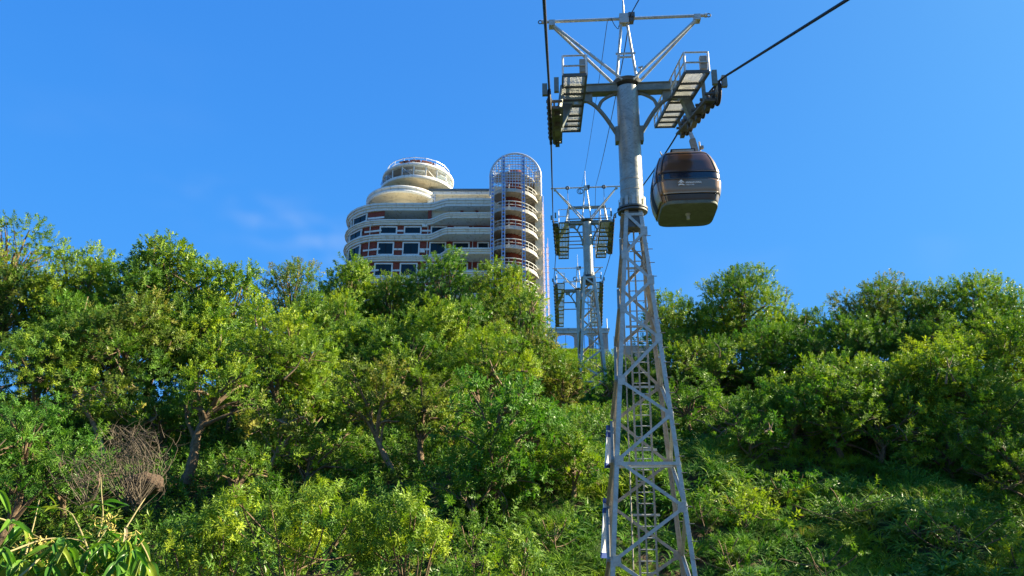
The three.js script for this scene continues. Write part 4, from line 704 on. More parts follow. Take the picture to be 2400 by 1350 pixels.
const TREES = [
  // left
  { x: 42, top: 492, bot: 650, w: 200, D: 40, tone: 'mid', tone2: 'yellow', dens: 3.2, lobeK: 0.8, label: 'tallest tree at the left edge with an airy, gappy crown against the sky' },
  { x: 20, top: 600, bot: 780, w: 190, D: 38, tone: 'olive', tone2: 'mid', label: 'olive tree under the tall airy tree at the left edge' },
  { x: 178, top: 586, bot: 780, w: 190, D: 39, tone: 'yellow', tone2: 'mid', label: 'rounded tree with yellow-green top just right of the tall airy tree' },
  { x: 240, top: 600, bot: 700, w: 90, D: 47, tone: 'fresh', tone2: 'mid', label: 'small dark dome of a tree peeping out behind the yellow-topped left tree' },
  { x: 395, top: 560, bot: 770, w: 215, D: 40, tone: 'mid', tone2: 'yellow', label: 'high tree with a broad square top left of the hotel, second from the left skyline' },
  { x: 320, top: 620, bot: 770, w: 120, D: 42, tone: 'mid', tone2: 'mid', label: 'dark narrow tree filling the dip left of the broad square-topped tree' },
  { x: 545, top: 632, bot: 800, w: 150, D: 39, tone: 'yellow', tone2: 'mid', label: 'yellow-green tree on the skyline between the square-topped tree and the gap' },
  { x: 690, top: 600, bot: 770, w: 150, D: 52, tone: 'olive', tone2: 'mid', dens: 4, label: 'dusky tree with reddish tips left of the hotel, in the skyline gap' },
  { x: 100, top: 757, bot: 960, w: 215, D: 33, tone: 'mid', tone2: 'yellow', leaf: 'long', size: 0.75, label: 'round pale-leaved tree at the left edge below the skyline trees' },
  { x: 300, top: 705, bot: 960, w: 260, D: 35, tone: 'olive', tone2: 'mid', label: 'wide olive crown in the left middle, beneath the square-topped tree' },
  { x: 470, top: 730, bot: 830, w: 170, D: 37, tone: 'mid', tone2: 'yellow', label: 'mid-green tree crown above the small sky hole on the left' },
  { x: 520, top: 850, bot: 1010, w: 180, D: 30, tone: 'mid', tone2: 'yellow', path: [[435, 1135], [452, 1080], [462, 1020], [492, 965]], foot: 435, r: 0.25, label: 'leaning tree with flaky brown trunk right of the dry brush' },
  { x: 655, top: 712, bot: 950, w: 220, D: 33, tone: 'yellow', tone2: 'mid', label: 'big yellow-green tree with bright right flank, left of centre' },
  { x: 640, top: 930, bot: 1080, w: 170, D: 29.5, tone: 'olive', tone2: 'mid', path: [[610, 1160], [640, 1080], [665, 1040], [690, 1010]], foot: 610, r: 0.13, pale: true, label: 'loose low tree with pale bare branches under the big yellow-green tree' },
  { x: 60, top: 925, bot: 1160, w: 240, D: 25, tone: 'fresh', leaf: 'long', size: 0.7, label: 'bushy light green tree at the left edge above the large leaves' },
  { x: 230, top: 880, bot: 1030, w: 190, D: 31, tone: 'olive', tone2: 'mid', pale: true, path: [[250, 1080], [215, 985], [170, 920]], foot: 250, r: 0.12, label: 'dark tree with pale slanting branches above the dry brush' },
  { x: 380, top: 900, bot: 1030, w: 170, D: 33, tone: 'mid', tone2: 'mid', label: 'shaded dark tree between the dry brush and the wide olive crown' },
  // middle, below the hotel
  { x: 805, top: 612, bot: 780, w: 150, D: 50, tone: 'yellow', tone2: 'mid', label: 'bright tree under the rounded left corner of the hotel' },
  { x: 925, top: 632, bot: 790, w: 140, D: 52, tone: 'yellow', tone2: 'mid', label: 'light green tree below the hotel windows, left of the dark one' },
  { x: 1036, top: 592, bot: 770, w: 150, D: 51, tone: 'fresh', tone2: 'mid', label: 'dark rounded treetop overlapping the middle of the hotel' },
  { x: 1185, top: 624, bot: 790, w: 165, D: 50, tone: 'yellow', tone2: 'mid', label: 'yellow-green tree in front of the foot of the stair tower' },
  { x: 1125, top: 690, bot: 800, w: 120, D: 47, tone: 'olive', tone2: 'mid', label: 'yellowish tree tuft directly under the stair tower tree' },
  { x: 760, top: 690, bot: 830, w: 190, D: 45, tone: 'mid', tone2: 'yellow', label: 'mid-green tree in the row below the bright hotel-corner tree' },
  { x: 870, top: 740, bot: 900, w: 190, D: 41, tone: 'mid', tone2: 'yellow', label: 'tree with star-like upright sprays below the hotel, left of the big dome' },
  { x: 1045, top: 695, bot: 930, w: 235, D: 41, tone: 'mid', tone2: 'yellow', label: 'big dome-shaped tree in the centre below the dark treetop' },
  { x: 1235, top: 660, bot: 775, w: 75, D: 45, tone: 'mid', tone2: 'mid', label: 'narrow dark tree at the right edge of the stair tower' },
  { x: 1250, top: 765, bot: 920, w: 130, D: 43, tone: 'olive', tone2: 'mid', label: 'dark tree left of the second tower, below the scaffolding' },
  { x: 1320, top: 835, bot: 980, w: 130, D: 44, tone: 'olive', tone2: 'mid', label: 'olive tree directly left of the second tower base' },
  { x: 870, top: 850, bot: 1060, w: 160, D: 30.5, tone: 'olive', tone2: 'yellow', path: [[945, 1150], [905, 1075], [880, 1020], [862, 960]], foot: 945, r: 0.16, pale: true, label: 'tree with curved pale trunk forking left of the boulder' },
  { x: 1015, top: 860, bot: 1080, w: 150, D: 30.5, tone: 'olive', tone2: 'yellow', path: [[995, 1150], [988, 1090], [985, 1030], [1005, 940]], foot: 995, r: 0.17, label: 'upright tree with brown trunk right of the boulder' },
  { x: 1175, top: 880, bot: 1070, w: 230, D: 27, tone: 'fresh', leaf: 'round', path: [[1158, 1225], [1160, 1150], [1150, 1080]], foot: 1158, r: 0.12, label: 'saturated green tree with small round leaves right of centre' },
  { x: 1165, top: 1000, bot: 1180, w: 200, D: 27, tone: 'fresh', leaf: 'round', r: 0.06, label: 'lower green tree with round leaves beneath the saturated green tree' },
  { x: 780, top: 990, bot: 1130, w: 180, D: 33, tone: 'mid', tone2: 'mid', label: 'shaded tree in the dark hollow left of the curved pale trunk' },
  { x: 1310, top: 970, bot: 1100, w: 150, D: 36, tone: 'mid', tone2: 'yellow', size: 0.8, label: 'low bushy tree left of the nearest tower at its mid height' },
  // right of the nearest tower
  { x: 1560, top: 684, bot: 800, w: 115, D: 54, tone: 'yellow', tone2: 'mid', label: 'small yellow-tipped tree touching the right side of the nearest tower' },
  { x: 1735, top: 622, bot: 880, w: 185, D: 50, tone: 'mid', tone2: 'yellow', label: 'tallest tree right of the nearest tower, upright rounded crown' },
  { x: 1640, top: 714, bot: 840, w: 140, D: 52, tone: 'mid', tone2: 'yellow', label: 'tree in the dip between the yellow-tipped and the tallest right tree' },
  { x: 1865, top: 722, bot: 880, w: 170, D: 51, tone: 'mid', tone2: 'yellow', label: 'lower tree right of the tallest right tree' },
  { x: 1950, top: 752, bot: 850, w: 90, D: 53, tone: 'fresh', tone2: 'mid', label: 'small dark tree in the skyline dip on the right' },
  { x: 2075, top: 650, bot: 860, w: 205, D: 49, tone: 'olive', tone2: 'mid', label: 'tree with brownish shoot tips, second peak of the right skyline' },
  { x: 2290, top: 645, bot: 860, w: 235, D: 47, tone: 'mid', tone2: 'yellow', label: 'broad high tree near the right edge, last peak of the skyline' },
  { x: 1990, top: 745, bot: 930, w: 200, D: 46, tone: 'mid', tone2: 'mid', label: 'dark tree below the brown-tipped tree on the right' },
  { x: 1610, top: 790, bot: 960, w: 170, D: 48, tone: 'olive', tone2: 'mid', label: 'shaded dark tree right beside the lattice of the nearest tower' },
  { x: 1765, top: 840, bot: 980, w: 190, D: 47, tone: 'mid', tone2: 'mid', label: 'dark tree with a visible stem at the edge of the grass slope' },
  { x: 2345, top: 735, bot: 980, w: 230, D: 40, tone: 'yellow', tone2: 'mid', label: 'glowing yellow-green tree at the right edge' },
  { x: 1945, top: 830, bot: 1060, w: 250, sit: 1, D: 41, tone: 'mid', tone2: 'yellow', label: 'rounded tree in the middle of the right slope' },
  { x: 2180, top: 800, bot: 1050, w: 240, sit: 1, D: 40, tone: 'yellow', tone2: 'mid', label: 'sunny tree between the rounded slope tree and the right edge' },
  { x: 2310, top: 880, bot: 1100, w: 260, sit: 1, D: 36, tone: 'mid', tone2: 'yellow', leaf: 'small', label: 'low spreading tree under the glowing tree at the right edge' },
  { x: 2050, top: 920, bot: 1100, w: 240, sit: 1, D: 38, tone: 'yellow', tone2: 'mid', leaf: 'small', label: 'low sunlit thicket tree below the rounded slope tree' },
  // lower layers
  { x: 1245, top: 930, bot: 1120, w: 190, sit: 1, tone: 'fresh', tone2: 'mid', label: 'dense tree between the saturated green tree and the nearest tower' },
  { x: 1345, top: 1000, bot: 1170, w: 140, sit: 1, tone: 'mid', tone2: 'yellow', label: 'tree touching the left leg of the nearest tower at its mid height' },
  { x: 1110, top: 1070, bot: 1240, w: 190, sit: 1, tone: 'mid', tone2: 'fresh', label: 'tree below the upright brown trunk, above the small pale-tipped bush' },
  { x: 1478, top: 835, bot: 960, w: 110, D: 50, tone: 'mid', tone2: 'fresh', label: 'tree seen through the upper lattice of the nearest tower' },
  { x: 1425, top: 875, bot: 980, w: 70, D: 46, tone: 'fresh', tone2: 'mid', label: 'small tree between the second tower base and the nearest tower' },
  { x: 185, top: 1000, bot: 1120, w: 190, D: 27, tone: 'fresh', tone2: 'mid', label: 'low tree with fresh leaves directly left of the dry brush' },
  { x: 565, top: 1040, bot: 1150, w: 130, D: 28, tone: 'yellow', tone2: 'mid', label: 'slim yellow-green sapling right of the leaning trunk' },
  { x: 725, top: 1010, bot: 1110, w: 180, D: 30, tone: 'mid', tone2: 'yellow', label: 'sapling thicket tree just above the bright yellow-green bush' },
  { x: 1065, top: 940, bot: 1080, w: 120, D: 32, tone: 'mid', tone2: 'fresh', label: 'small tree between the upright brown trunk and the saturated green tree' },
  { x: 1280, top: 1060, bot: 1190, w: 170, D: 29, tone: 'mid', tone2: 'yellow', label: 'leafy low tree left of the lower marker plate of the nearest tower' },
  { x: 560, top: 780, bot: 930, w: 200, D: 36, tone: 'mid', tone2: 'yellow', label: 'leaf-glinting tree left of the big yellow-green tree' },
  { x: 735, top: 830, bot: 980, w: 160, D: 35, tone: 'yellow', tone2: 'mid', label: 'tree joining the right flank of the big yellow-green tree' },
  { x: 945, top: 780, bot: 910, w: 180, D: 38, tone: 'mid', tone2: 'yellow', label: 'tree in the centre above the two visible trunks' },
  { x: 1150, top: 780, bot: 910, w: 180, D: 38, tone: 'yellow', tone2: 'mid', label: 'bright tree above the saturated green tree' },
  { x: 190, top: 700, bot: 850, w: 190, D: 36.5, tone: 'mid', tone2: 'fresh', label: 'tree behind the round pale-leaved tree at the left' },
  { x: 480, top: 690, bot: 780, w: 180, D: 38, tone: 'mid', tone2: 'yellow', label: 'tree below the square-topped tree, right part' },
  { x: 1670, top: 790, bot: 930, w: 200, D: 46, tone: 'mid', tone2: 'yellow', label: 'tree under the dip right of the nearest tower' },
  { x: 1810, top: 760, bot: 900, w: 190, D: 47, tone: 'mid', tone2: 'fresh', label: 'tree directly below the tallest right tree' },
  { x: 2150, top: 745, bot: 880, w: 190, D: 45, tone: 'mid', tone2: 'yellow', label: 'tree between the brown-tipped tree and the broad high tree' },
  { x: 1855, top: 880, bot: 1040, w: 200, sit: 1, D: 38, tone: 'fresh', tone2: 'mid', label: 'feathery low tree left of the rounded slope tree' },
  { x: 2080, top: 830, bot: 1040, w: 200, sit: 1, D: 39, tone: 'olive', tone2: 'yellow', label: 'brownish-tipped tree right of the rounded slope tree' },
  { x: 2230, top: 970, bot: 1140, w: 250, sit: 1, D: 33, tone: 'mid', tone2: 'yellow', leaf: 'small', label: 'spreading low tree on the rim of the right slope' },
  { x: 2385, top: 1020, bot: 1200, w: 210, sit: 1, D: 29, tone: 'mid', tone2: 'yellow', label: 'low tree at the right edge halfway down the slope' },
  { x: 1720, top: 920, bot: 1050, w: 170, sit: 1, tone: 'mid', tone2: 'fresh', label: 'low tree standing below the dark-stemmed tree on the right slope' },
  { x: 1760, top: 960, bot: 1090, w: 150, sit: 1, tone: 'fresh', tone2: 'mid', label: 'young tree on the right slope above the yellow bush' },
  { x: 1610, top: 880, bot: 1020, w: 160, sit: 1, D: 41, tone: 'mid', tone2: 'mid', label: 'low tree right of the nearest tower at the top of the grass slope' },
];
for (const t of TREES) makeTree(t);

// trees beside the path of the sun, right of the frame, whose shadows lie on the grass slope
for (const [X, D, h, w, lb] of [[21.5, 24, 9, 7, 'smallest'], [31.5, 34, 11, 8, 'uppermost'], [19.5, 19.5, 10, 8, 'lowest standing']]) {
  seed = Math.round(X * 91 + D);
  const gy = groundY(X, -D), t = thing('leafy_tree', lb + ' of the three trees beyond the right edge, shading the grass slope', 'tree', V(X, gy, -D), 'trees beyond the right edge');
  const lobes = []; for (let i = 0; i < 12; i++) { const d = rdir(); lobes.push({ c: V(d.x * w * 0.33, h * 0.62 + d.y * h * 0.25, d.z * w * 0.33), r: w * rr(0.17, 0.24) }); }
  instanced('crown', SP.broad, LM, crownSprays(lobes, 'mid', 1.1, 4), t); part('trunk', limb([V(0, -0.5, 0), V(0.2, h * 0.3, 0), V(0, h * 0.7, 0)], 0.22, 0.08), bark, t);
}
// ------------------------------------------------------------------ shrubs
const SHRUBS = [
  { x: 700, top: 1125, bot: 1400, w: 420, D: 17, tone: 'yellow', tone2: 'mid', leaf: 'long', size: 0.62, lobes: 24, dens: 13, lobeK: 0.8, label: 'bright yellow-green bush with long drooping leaves at the bottom, left of centre' },
  { x: 950, top: 1140, bot: 1400, w: 230, D: 16.5, tone: 'yellow', tone2: 'mid', leaf: 'long', size: 0.6, lobes: 15, dens: 13, lobeK: 0.85, label: 'bright bush with drooping leaves in front of the boulder' },
  { x: 470, top: 1205, bot: 1420, w: 240, D: 16, tone: 'mid', tone2: 'yellow', leaf: 'long', size: 0.58, lobes: 15, dens: 13, lobeK: 0.85, label: 'mid-green bush at the bottom between the large leaves and the bright bush' },
  { x: 1110, top: 1275, bot: 1420, w: 170, D: 15, tone: 'yellow', tone2: 'mid', leaf: 'broad', size: 0.6, lobes: 9, dens: 11, label: 'small pale-tipped bush at the bottom edge, centre' },
  { x: 1215, top: 1225, bot: 1400, w: 150, D: 17, tone: 'mid', tone2: 'yellow', leaf: 'long', size: 0.6, lobes: 9, dens: 10, label: 'grassy green bush left of the foot of the nearest tower' },
  { x: 1110, top: 1190, bot: 1330, w: 190, sit: 1, D: 21, tone: 'mid', leaf: 'broad', size: 0.7, lobes: 9, dens: 6, label: 'green bush below the saturated green tree' },
  { x: 1365, top: 940, bot: 1060, w: 130, D: 42, tone: 'yellow', leaf: 'broad', size: 0.8, dens: 5, label: 'light bush in front of the second tower base' },
  { x: 1350, top: 1035, bot: 1130, w: 130, sit: 1, D: 36, tone: 'yellow', leaf: 'small', size: 0.9, dens: 5, label: 'sunlit bush left of the painted sun strip of the nearest tower' },
  { x: 1745, top: 1132, bot: 1250, w: 190, sit: 1, D: 31, tone: 'yellow', leaf: 'small', size: 1, dens: 6, lobes: 9, label: 'yellow bush right of the nearest tower on the grass slope' },
  { x: 1640, top: 1140, bot: 1240, w: 110, sit: 1, D: 31, tone: 'fresh', leaf: 'long', size: 0.7, dens: 6, lobes: 6, label: 'broad-leaved green bush between the nearest tower and the yellow bush' },
  { x: 2390, top: 1255, bot: 1380, w: 110, sit: 1, D: 22, tone: 'yellow', leaf: 'broad', size: 0.8, dens: 6, lobes: 7, label: 'sunny bush in the bottom right corner' },
  { x: 2150, top: 1040, bot: 1130, w: 240, sit: 1, D: 36, tone: 'mid', leaf: 'small', size: 1, dens: 5, lobes: 8, label: 'low bush on the rim of the grass slope at the right' },
  { x: 1850, top: 1090, bot: 1190, w: 200, sit: 1, tone: 'fresh', tone2: 'mid', leaf: 'small', size: 0.9, dens: 6, lobes: 8, label: 'ferny mound of a bush in the middle of the right slope' },
  { x: 2000, top: 1130, bot: 1240, w: 260, sit: 1, tone: 'mid', tone2: 'fresh', leaf: 'long', size: 0.6, dens: 7, lobes: 9, label: 'wide dark-leaved bush low on the right slope' },
  { x: 1700, top: 1240, bot: 1340, w: 190, sit: 1, tone: 'mid', tone2: 'fresh', leaf: 'long', size: 0.55, dens: 7, lobes: 8, label: 'drooping green bush near the foot of the nearest tower, right side' },
  { x: 2230, top: 1170, bot: 1290, w: 260, sit: 1, tone: 'fresh', tone2: 'mid', leaf: 'small', size: 0.8, dens: 7, lobes: 9, label: 'broad low bush in the lower right, left of the corner bush' },
  { x: 1930, top: 1260, bot: 1370, w: 240, sit: 1, tone: 'mid', tone2: 'fresh', leaf: 'small', size: 0.7, dens: 7, lobes: 9, label: 'bush at the bottom edge of the right slope' },
  { x: 1300, top: 1190, bot: 1300, w: 150, sit: 1, tone: 'mid', tone2: 'yellow', leaf: 'small', size: 0.7, dens: 7, lobes: 7, label: 'small-leaved bush just left of the lower marker plate' },
];
for (const s of SHRUBS) if (!s.skip) makeTree({ ...s, kind: 'leafy_bush', cat: 'bush', group: 'bushes on the slope', r: 0.03 });

// ------------------------------------------------------------------ ground cover
{
  seed = 501; const under = [], ferns = [], fronds = [];
  const inFrame = (p) => { const d = p.z * -cp + p.y * sp; if (d < 4) return false; const x = p.x / d * FPX, y = (p.y * cp + p.z * sp) / d * FPX; return Math.abs(x) < 1300 && y > -800 && y < 700; };
  for (let i = 0; i < 90000; i++) {
    const D = 14 + 84 * Math.sqrt(rnd()) * Math.sqrt(rnd()) , a = rr(-0.8, 0.8), x = a * D; if (rnd() > 0.25 + D / 70) continue;
    const y = groundY(x, -D), p = V(x, y, -D); if (!inFrame(p)) continue;
    const fern = NOI.noise(x * 0.45, D * 0.6, 6.6) > 0.12; const grassy = sst(D < 34 ? -0.09 : 0.10, D < 34 ? -0.03 : 0.17, a + 0.05 * NOI.noise(x * 0.2, D * 0.2, 3)) * sst(52, 46, D);
    const n = V(NOI.noise(x * 0.3, D * 0.3, 1) * 0.4, 1, 0.35).add(rdir().multiplyScalar(0.5)).normalize();
    if (rnd() < grassy && fern && rnd() < 0.8) fronds.push([p.add(V(0, rr(0, 0.4), 0)), n, rr(0.45, 1.25), toneOf(rnd() < 0.4 ? 'fresh' : 'mid', rr(0.1, 0.8))]);
    else if (rnd() < grassy) ferns.push([p, n, rr(0.5, 1.0) * (1 + 0.9 * Math.max(-0.3, NOI.noise(x * 0.35 + 7, D * 0.5, 1.2))), toneOf(rnd() < 0.12 ? 'olive' : NOI.noise(x * 0.3, D * 0.4, 9.4) > 0.15 ? 'yellow' : NOI.noise(x * 0.2 + 5, D * 0.3, 3.3) > 0.1 ? 'fresh' : 'mid', rr(0.0, 0.8))]);
    else under.push([p.add(V(0, rr(-0.1, 0.7), 0)), n, rr(0.5, 1.05), toneOf(rnd() < 0.3 ? 'fresh' : rnd() < 0.2 ? 'olive' : 'mid', rr(0.1, 0.8))]);
  }
  const GM = leafM(col(1, 1, 1), 0.3, 0); // arching blade tuft

  const blades = (n, L, w) => { const pos = []; for (let i = 0; i < n; i++) { const a = i * 2.4, t0 = rr(0.15, 0.6), l = L * rr(0.6, 1.1), d = V(Math.cos(a), 0, Math.sin(a)), s = V(-d.z, 0, d.x), q = (k) => d.clone().multiplyScalar(l * (0.15 * k + 0.55 * k * k * (0.5 + t0))).add(V(0, l * (k - 0.62 * k * k * (0.5 + t0)), 0)); const ks = [0, 0.35, 0.7, 1], ww = [w * 0.7, w, w * 0.7, 0]; for (let j = 0; j < 3; j++) { const A = q(ks[j]), Bq = q(ks[j + 1]), a0 = A.clone().addScaledVector(s, -ww[j]), a1 = A.clone().addScaledVector(s, ww[j]), b0 = Bq.clone().addScaledVector(s, -ww[j + 1]), b1 = Bq.clone().addScaledVector(s, ww[j + 1]); for (const v of [a0, a1, b1, a0, b1, b0]) pos.push(v.x, v.y, v.z); } } return geoOf(pos); };
  const g1 = instanced('undergrowth', SP.broad, LM, under, scene); g1.userData = { label: 'dark leafy undergrowth covering the ground between the trees', category: 'undergrowth', kind: 'stuff' };
  const g2 = instanced('grass', blades(26, 1.0, 0.016), GM, ferns, scene); g2.userData = { label: 'long arching grass and ferns on the shaded right slope', category: 'grass', kind: 'stuff' };
  const g4 = instanced('fern_foliage', SP.frond, LM, fronds, scene); g4.userData = { label: 'drooping ferns growing in clumps among the grass of the right slope', category: 'ferns', kind: 'stuff' };
  // sunlit grass on the ridge near the station and by the second tower
  const rg = []; for (let i = 0; i < 9000; i++) { const D = rr(56, 88), x = D * rr(0.03, 0.115), p = V(x, groundY(x, -D), -D); rg.push([p, V(0, 1, 0.2).add(rdir().multiplyScalar(0.3)).normalize(), rr(0.9, 1.7), toneOf('yellow', rr(0.1, 0.7))]); }
  const g3 = instanced('ridge_grass', blades(26, 1.0, 0.02), LM, rg, scene); g3.userData = { label: 'sunlit yellow-green grass on the ridge below the station', category: 'grass', kind: 'stuff' };
  console.log('under', under.length, 'grass', ferns.length);
}
// dry twiggy brush
{
  for (const [X0, n, w, top, bot, D, label] of [[312, 75, 64, 1000, 1200, 25, 'dry brown twiggy brush, leafless, on the bank left of the leaning trunk'], [205, 28, 30, 1080, 1200, 24, 'smaller clump of bare grey twigs left of the dry brown brush']]) {
    seed = X0; const b = at(X0, bot, D), t = thing('dry_brush', label, 'brush', b), geos = [];
    for (let i = 0; i < n; i++) {
      const bx = rr(-1, 1) * w * 0.5, tx = bx + rr(-0.8, 0.8) * w * 0.8, ty = lerp(top, bot, Math.pow(rnd(), 2) * 0.6), z = rr(-0.8, 0.8);
      const p0 = at(X0 + bx * 0.7, bot - rnd() * 25, D).sub(b), p2 = at(X0 + tx, ty, D).sub(b); p2.z += z; const p1 = p0.clone().lerp(p2, 0.55).add(V(rr(-0.9, 0.9), rr(-0.2, 0.6), z * 0.3));
      geos.push(limb([p0, p1, p2, p2.clone().add(V(rr(-0.5, 0.5), rr(-0.5, 0.2), 0))], rr(0.006, 0.014), 0.003, 3, 9));
      for (let k = 0; k < 5; k++) { const s = p1.clone().lerp(p2, rnd()), e = s.clone().add(V(rr(-0.5, 0.5), rr(-0.1, 0.5), rr(-0.3, 0.3))); geos.push(limb([s, s.clone().lerp(e, 0.5).add(rdir().multiplyScalar(0.05)), e], 0.008, 0.003, 3, 3)); }
    }
    part('twig', geos, SM({ color: col(0.10, 0.08, 0.058), roughness: 0.95 }), t, 'stuff');
  }
  const c = at(338, 1134, 26), e = new THREE.IcosahedronGeometry(1, 4), p = e.attributes.position; for (let i = 0; i < p.count; i++) { const v = V().fromBufferAttribute(p, i), k = 1 + 0.5 * fbm(v.x * 1.8, v.y * 1.8, v.z * 1.8, 4); p.setXYZ(i, v.x * 0.6 * k, v.y * 0.36 * k, v.z * 0.5 * k); } e.computeVertexNormals();
  const s = part('earth_mound', muv(e.translate(c.x, c.y, c.z)), SM({ color: col(0.09, 0.058, 0.038), map: plasterMap, bumpMap: barkMap, bumpScale: 0.08, roughness: 1 }), scene); s.userData = { label: 'bare reddish-brown earth mound right behind the dry brush', category: 'earth mound' };
  const rk = at(958, 1142, 34), g = new THREE.IcosahedronGeometry(1, 4), q = g.attributes.position; for (let i = 0; i < q.count; i++) { const v = V().fromBufferAttribute(q, i), k = 1 + 0.4 * fbm(v.x * 1.3 + 4, v.y * 1.3, v.z * 1.3, 4); q.setXYZ(i, v.x * 0.75 * k, v.y * 0.45 * k, v.z * 0.6 * k); } g.computeVertexNormals();
  const b = part('boulder', muv(g.translate(rk.x, rk.y, rk.z)), SM({ color: col(0.22, 0.20, 0.19), map: plasterMap, roughness: 0.95 }), scene); b.userData = { label: 'grey boulder between the two trunks above the bright bush', category: 'boulder' };
}
// ------------------------------------------------------------------ the near branches with large leaves, bottom left
{
  seed = 99;
  const D = 5, o = at(120, 1420, D), br = thing('broadleaf_branch', 'nearest branches with large glossy drooping leaves in the bottom left corner', 'branch', o);
  const lp = (x, y, d) => at(x, y, d).sub(o);
  const bigLeaf = (fold, curl, wave) => {
    const nu = 8, nv = 4, pos = [], idx = [];
    for (let i = 0; i <= nu; i++) for (let j = 0; j <= nv; j++) { const u = i / nu, v = j / nv * 2 - 1, w = 0.5 * Math.pow(Math.sin(Math.PI * Math.pow(u, 0.8)), 0.85) * (u > 0.9 ? 0.8 : 1); pos.push(v * w * 0.23, Math.abs(v) * w * fold - curl * u * u + wave * Math.sin(u * 7 + v) * 0.03 - (1 - Math.abs(v)) * 0.012, u); }
    for (let i = 0; i < nu; i++) for (let j = 0; j < nv; j++) { const a = i * (nv + 1) + j; idx.push(a, a + nv + 1, a + 1, a + 1, a + nv + 1, a + nv + 2); }
    const g = new THREE.BufferGeometry(); g.setAttribute('position', new THREE.Float32BufferAttribute(pos, 3)); g.setIndex(idx); g.computeVertexNormals();
    const uv = []; for (let i = 0; i <= nu; i++) for (let j = 0; j <= nv; j++) uv.push(j / nv, i / nu); g.setAttribute('uv', new THREE.Float32BufferAttribute(uv, 2)); return g;
  };
  const LG = [bigLeaf(0.16, 0.12, 0.5), bigLeaf(0.2, 0.32, 1), bigLeaf(0.12, 0.5, 0.8), bigLeaf(0.26, 0.22, 1)];
  const vein = noiseTex(128, (u, v) => { const c = Math.abs(u - 0.5), rib = c < 0.03 ? 1.35 : 1, side = 0.9 + 0.12 * Math.sin((v * 26 - c * 16) * 3.14), k = rib * side * (0.92 + 0.3 * tfbm(u, v, 5, 3)); const sp = sst(0.26, 0.36, tfbm(u, v, 16, 6)); return [lerp(0.95 * k, 0.85, sp * 0.7), lerp(0.95 * k, 0.5, sp * 0.7), lerp(0.95 * k, 0.3, sp * 0.5)]; }, false);
  const mats = [[0.05, 0.19, 0.010], [0.08, 0.25, 0.010], [0.13, 0.30, 0.012], [0.24, 0.34, 0.016], [0.035, 0.12, 0.014]].map(c => new THREE.MeshPhysicalMaterial({ color: col(...c), map: vein, roughness: 0.9, transmission: 0.45, thickness: 0, clearcoat: 0.25, clearcoatRoughness: 0.25, specularIntensity: 0.3 }));
  const dry = new THREE.MeshPhysicalMaterial({ color: col(0.42, 0.33, 0.2), map: vein, roughness: 0.9, transmission: 0.2, thickness: 0 });
  const stemM = SM({ color: col(0.26, 0.22, 0.09), roughness: 0.8 });
  const addLeaf = (p, d, len, roll = 0, mi = Math.floor(rnd() * 4)) => {
    const m = part('leaf', LG[Math.floor(rnd() * 4)], mi < 0 ? dry : mats[mi], br), z = d.clone().normalize(), x = V().crossVectors(V(0, 1, 0), z).normalize(), y = V().crossVectors(z, x);
    m.quaternion.setFromRotationMatrix(new THREE.Matrix4().makeBasis(x, y, z)).multiply(q1.setFromAxisAngle(V(0, 0, 1), roll)); m.position.copy(p); m.scale.setScalar(len);
  };
  // branches: pixel paths with depths; leaves hang off them in whorls
  const BR = [
    [[-60, 1330, 4.6], [30, 1290, 4.8], [120, 1262, 5.0], [200, 1272, 5.1], [215, 1300, 5.1]],
    [[-40, 1420, 4.5], [60, 1340, 4.7], [150, 1262, 5.1], [212, 1300, 5.0]],
    [[140, 1450, 4.6], [190, 1360, 4.8], [212, 1300, 5.0], [250, 1240, 5.1]],
    [[260, 1450, 4.8], [285, 1320, 5.0], [310, 1260, 5.1], [322, 1258, 5.1]],
    [[-60, 1200, 4.7], [20, 1222, 4.9], [50, 1238, 5], [95, 1262, 5.0]],
    [[230, 1260, 5.1], [241, 1210, 5.2], [238, 1160, 5.2], [236, 1118, 5.3]],
    [[60, 1300, 4.9], [80, 1225, 5.1], [92, 1172, 5.2]],
    [[212, 1300, 5.0], [180, 1225, 5.2], [160, 1198, 5.3], [130, 1188, 5.3]],
    [[296, 1236, 5.2], [325, 1190, 5.3], [340, 1168, 5.4]],
    [[322, 1258, 5.1], [345, 1300, 5.0], [360, 1340, 5]],
  ];
  BR.forEach((b, i) => { const pts = b.map(q => lp(...q)); part('branch', limb(pts, i < 4 ? 0.009 : 0.006, 0.003, 6, 16), stemM, br); });
  const whorl = (x, y, d, n, len, spread, down) => { const p = lp(x, y, d); for (let i = 0; i < n; i++) { const a = i / n * 6.283 + rr(-0.3, 0.3); addLeaf(p.clone().add(rdir().multiplyScalar(0.02)), V(Math.cos(a) * spread, down + rr(-0.4, 0.3), Math.sin(a) * spread), len * rr(0.75, 1.2), rr(-0.7, 0.7)); } };
  whorl(212, 1300, 5.0, 9, 0.2, 1, -0.8); whorl(322, 1258, 5.1, 9, 0.2, 0.9, -1.1); whorl(250, 1242, 5.1, 6, 0.15, 1, 0.1); whorl(150, 1262, 5.0, 7, 0.19, 1, -0.6); whorl(50, 1240, 5.0, 7, 0.17, 1, -0.5);
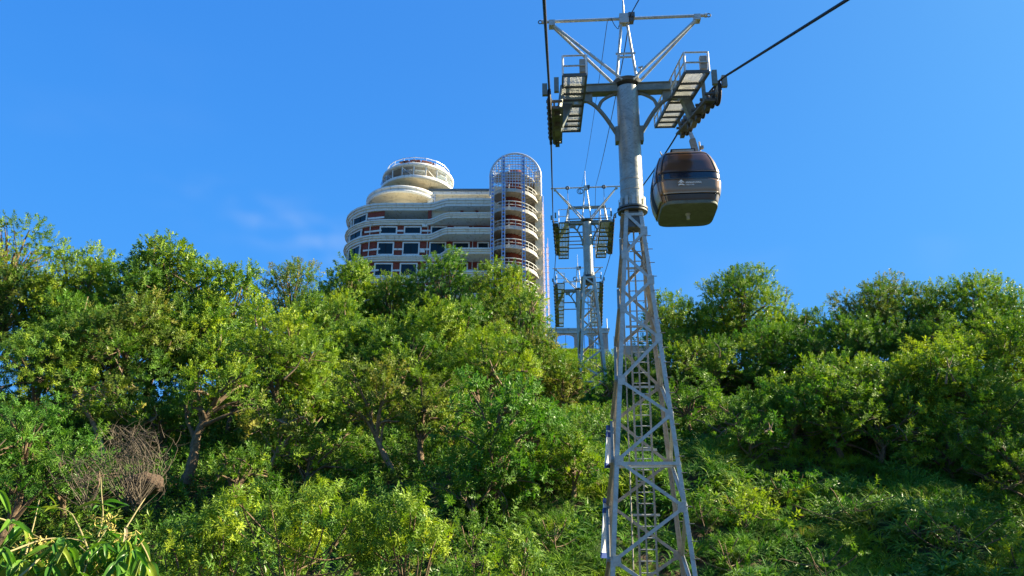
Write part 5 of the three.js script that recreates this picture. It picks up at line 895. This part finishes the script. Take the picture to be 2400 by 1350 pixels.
  whorl(60, 1320, 4.8, 9, 0.2, 1, -0.7); whorl(10, 1290, 4.7, 8, 0.2, 1, -0.6); whorl(120, 1330, 4.8, 9, 0.18, 1, -0.7); whorl(180, 1345, 4.8, 8, 0.17, 1, -0.5); whorl(275, 1320, 4.9, 8, 0.2, 1, -0.7); whorl(345, 1310, 5.0, 6, 0.2, 0.8, -1.2); whorl(20, 1225, 4.9, 5, 0.15, 1, -0.2); whorl(95, 1200, 5.1, 5, 0.1, 1, 0.5); whorl(238, 1180, 5.2, 4, 0.11, 1, 0.2);
  for (let i = 0; i < 34; i++) whorl(rr(-20, 335), rr(1265, 1390), rr(4.7, 5.3), 6, rr(0.11, 0.18), 1, rr(-1, -0.2));
  // single leaves that stand out
  addLeaf(lp(248, 1208, 5.1), V(0.5, 0.55, 0.2), 0.15, 0.4, 1); addLeaf(lp(240, 1182, 5.1), V(0.9, 0.35, 0.1), 0.19, -0.3, 0); addLeaf(lp(235, 1178, 5.1), V(-1, -0.05, 0.1), 0.14, 0.5, 3); addLeaf(lp(0, 1150, 4.8), V(0.6, -0.7, 0.1), 0.17, 0.9, 2); addLeaf(lp(292, 1235, 5.1), V(0.35, -0.9, 0.15), 0.13, 0.1, -1); addLeaf(lp(178, 1262, 5.0), V(0.9, 0.12, 0.3), 0.13, 0, 2); addLeaf(lp(130, 1188, 5.2), V(-0.2, 0.8, 0.1), 0.1, 0.2, 3);
  // yellowish flower panicles
  const fl = []; for (let i = 0; i < 260; i++) { const c = [[240, 1232], [105, 1290], [70, 1280], [300, 1275], [210, 1330], [90, 1340]][i % 6], p = lp(c[0] + rr(-32, 32), c[1] + rr(-22, 22), rr(4.9, 5.15)); fl.push(limb([p, p.clone().add(V(rr(-0.02, 0.02), rr(0, 0.03), rr(-0.02, 0.02))), p.clone().add(V(rr(-0.05, 0.05), rr(-0.02, 0.05), rr(-0.04, 0.04)))], 0.003, 0.0022, 3, 3)); }
  part('flower_panicle', fl, SM({ color: col(0.36, 0.30, 0.07), roughness: 0.8 }), br, 'stuff');
}

renderer.render(scene, camera);
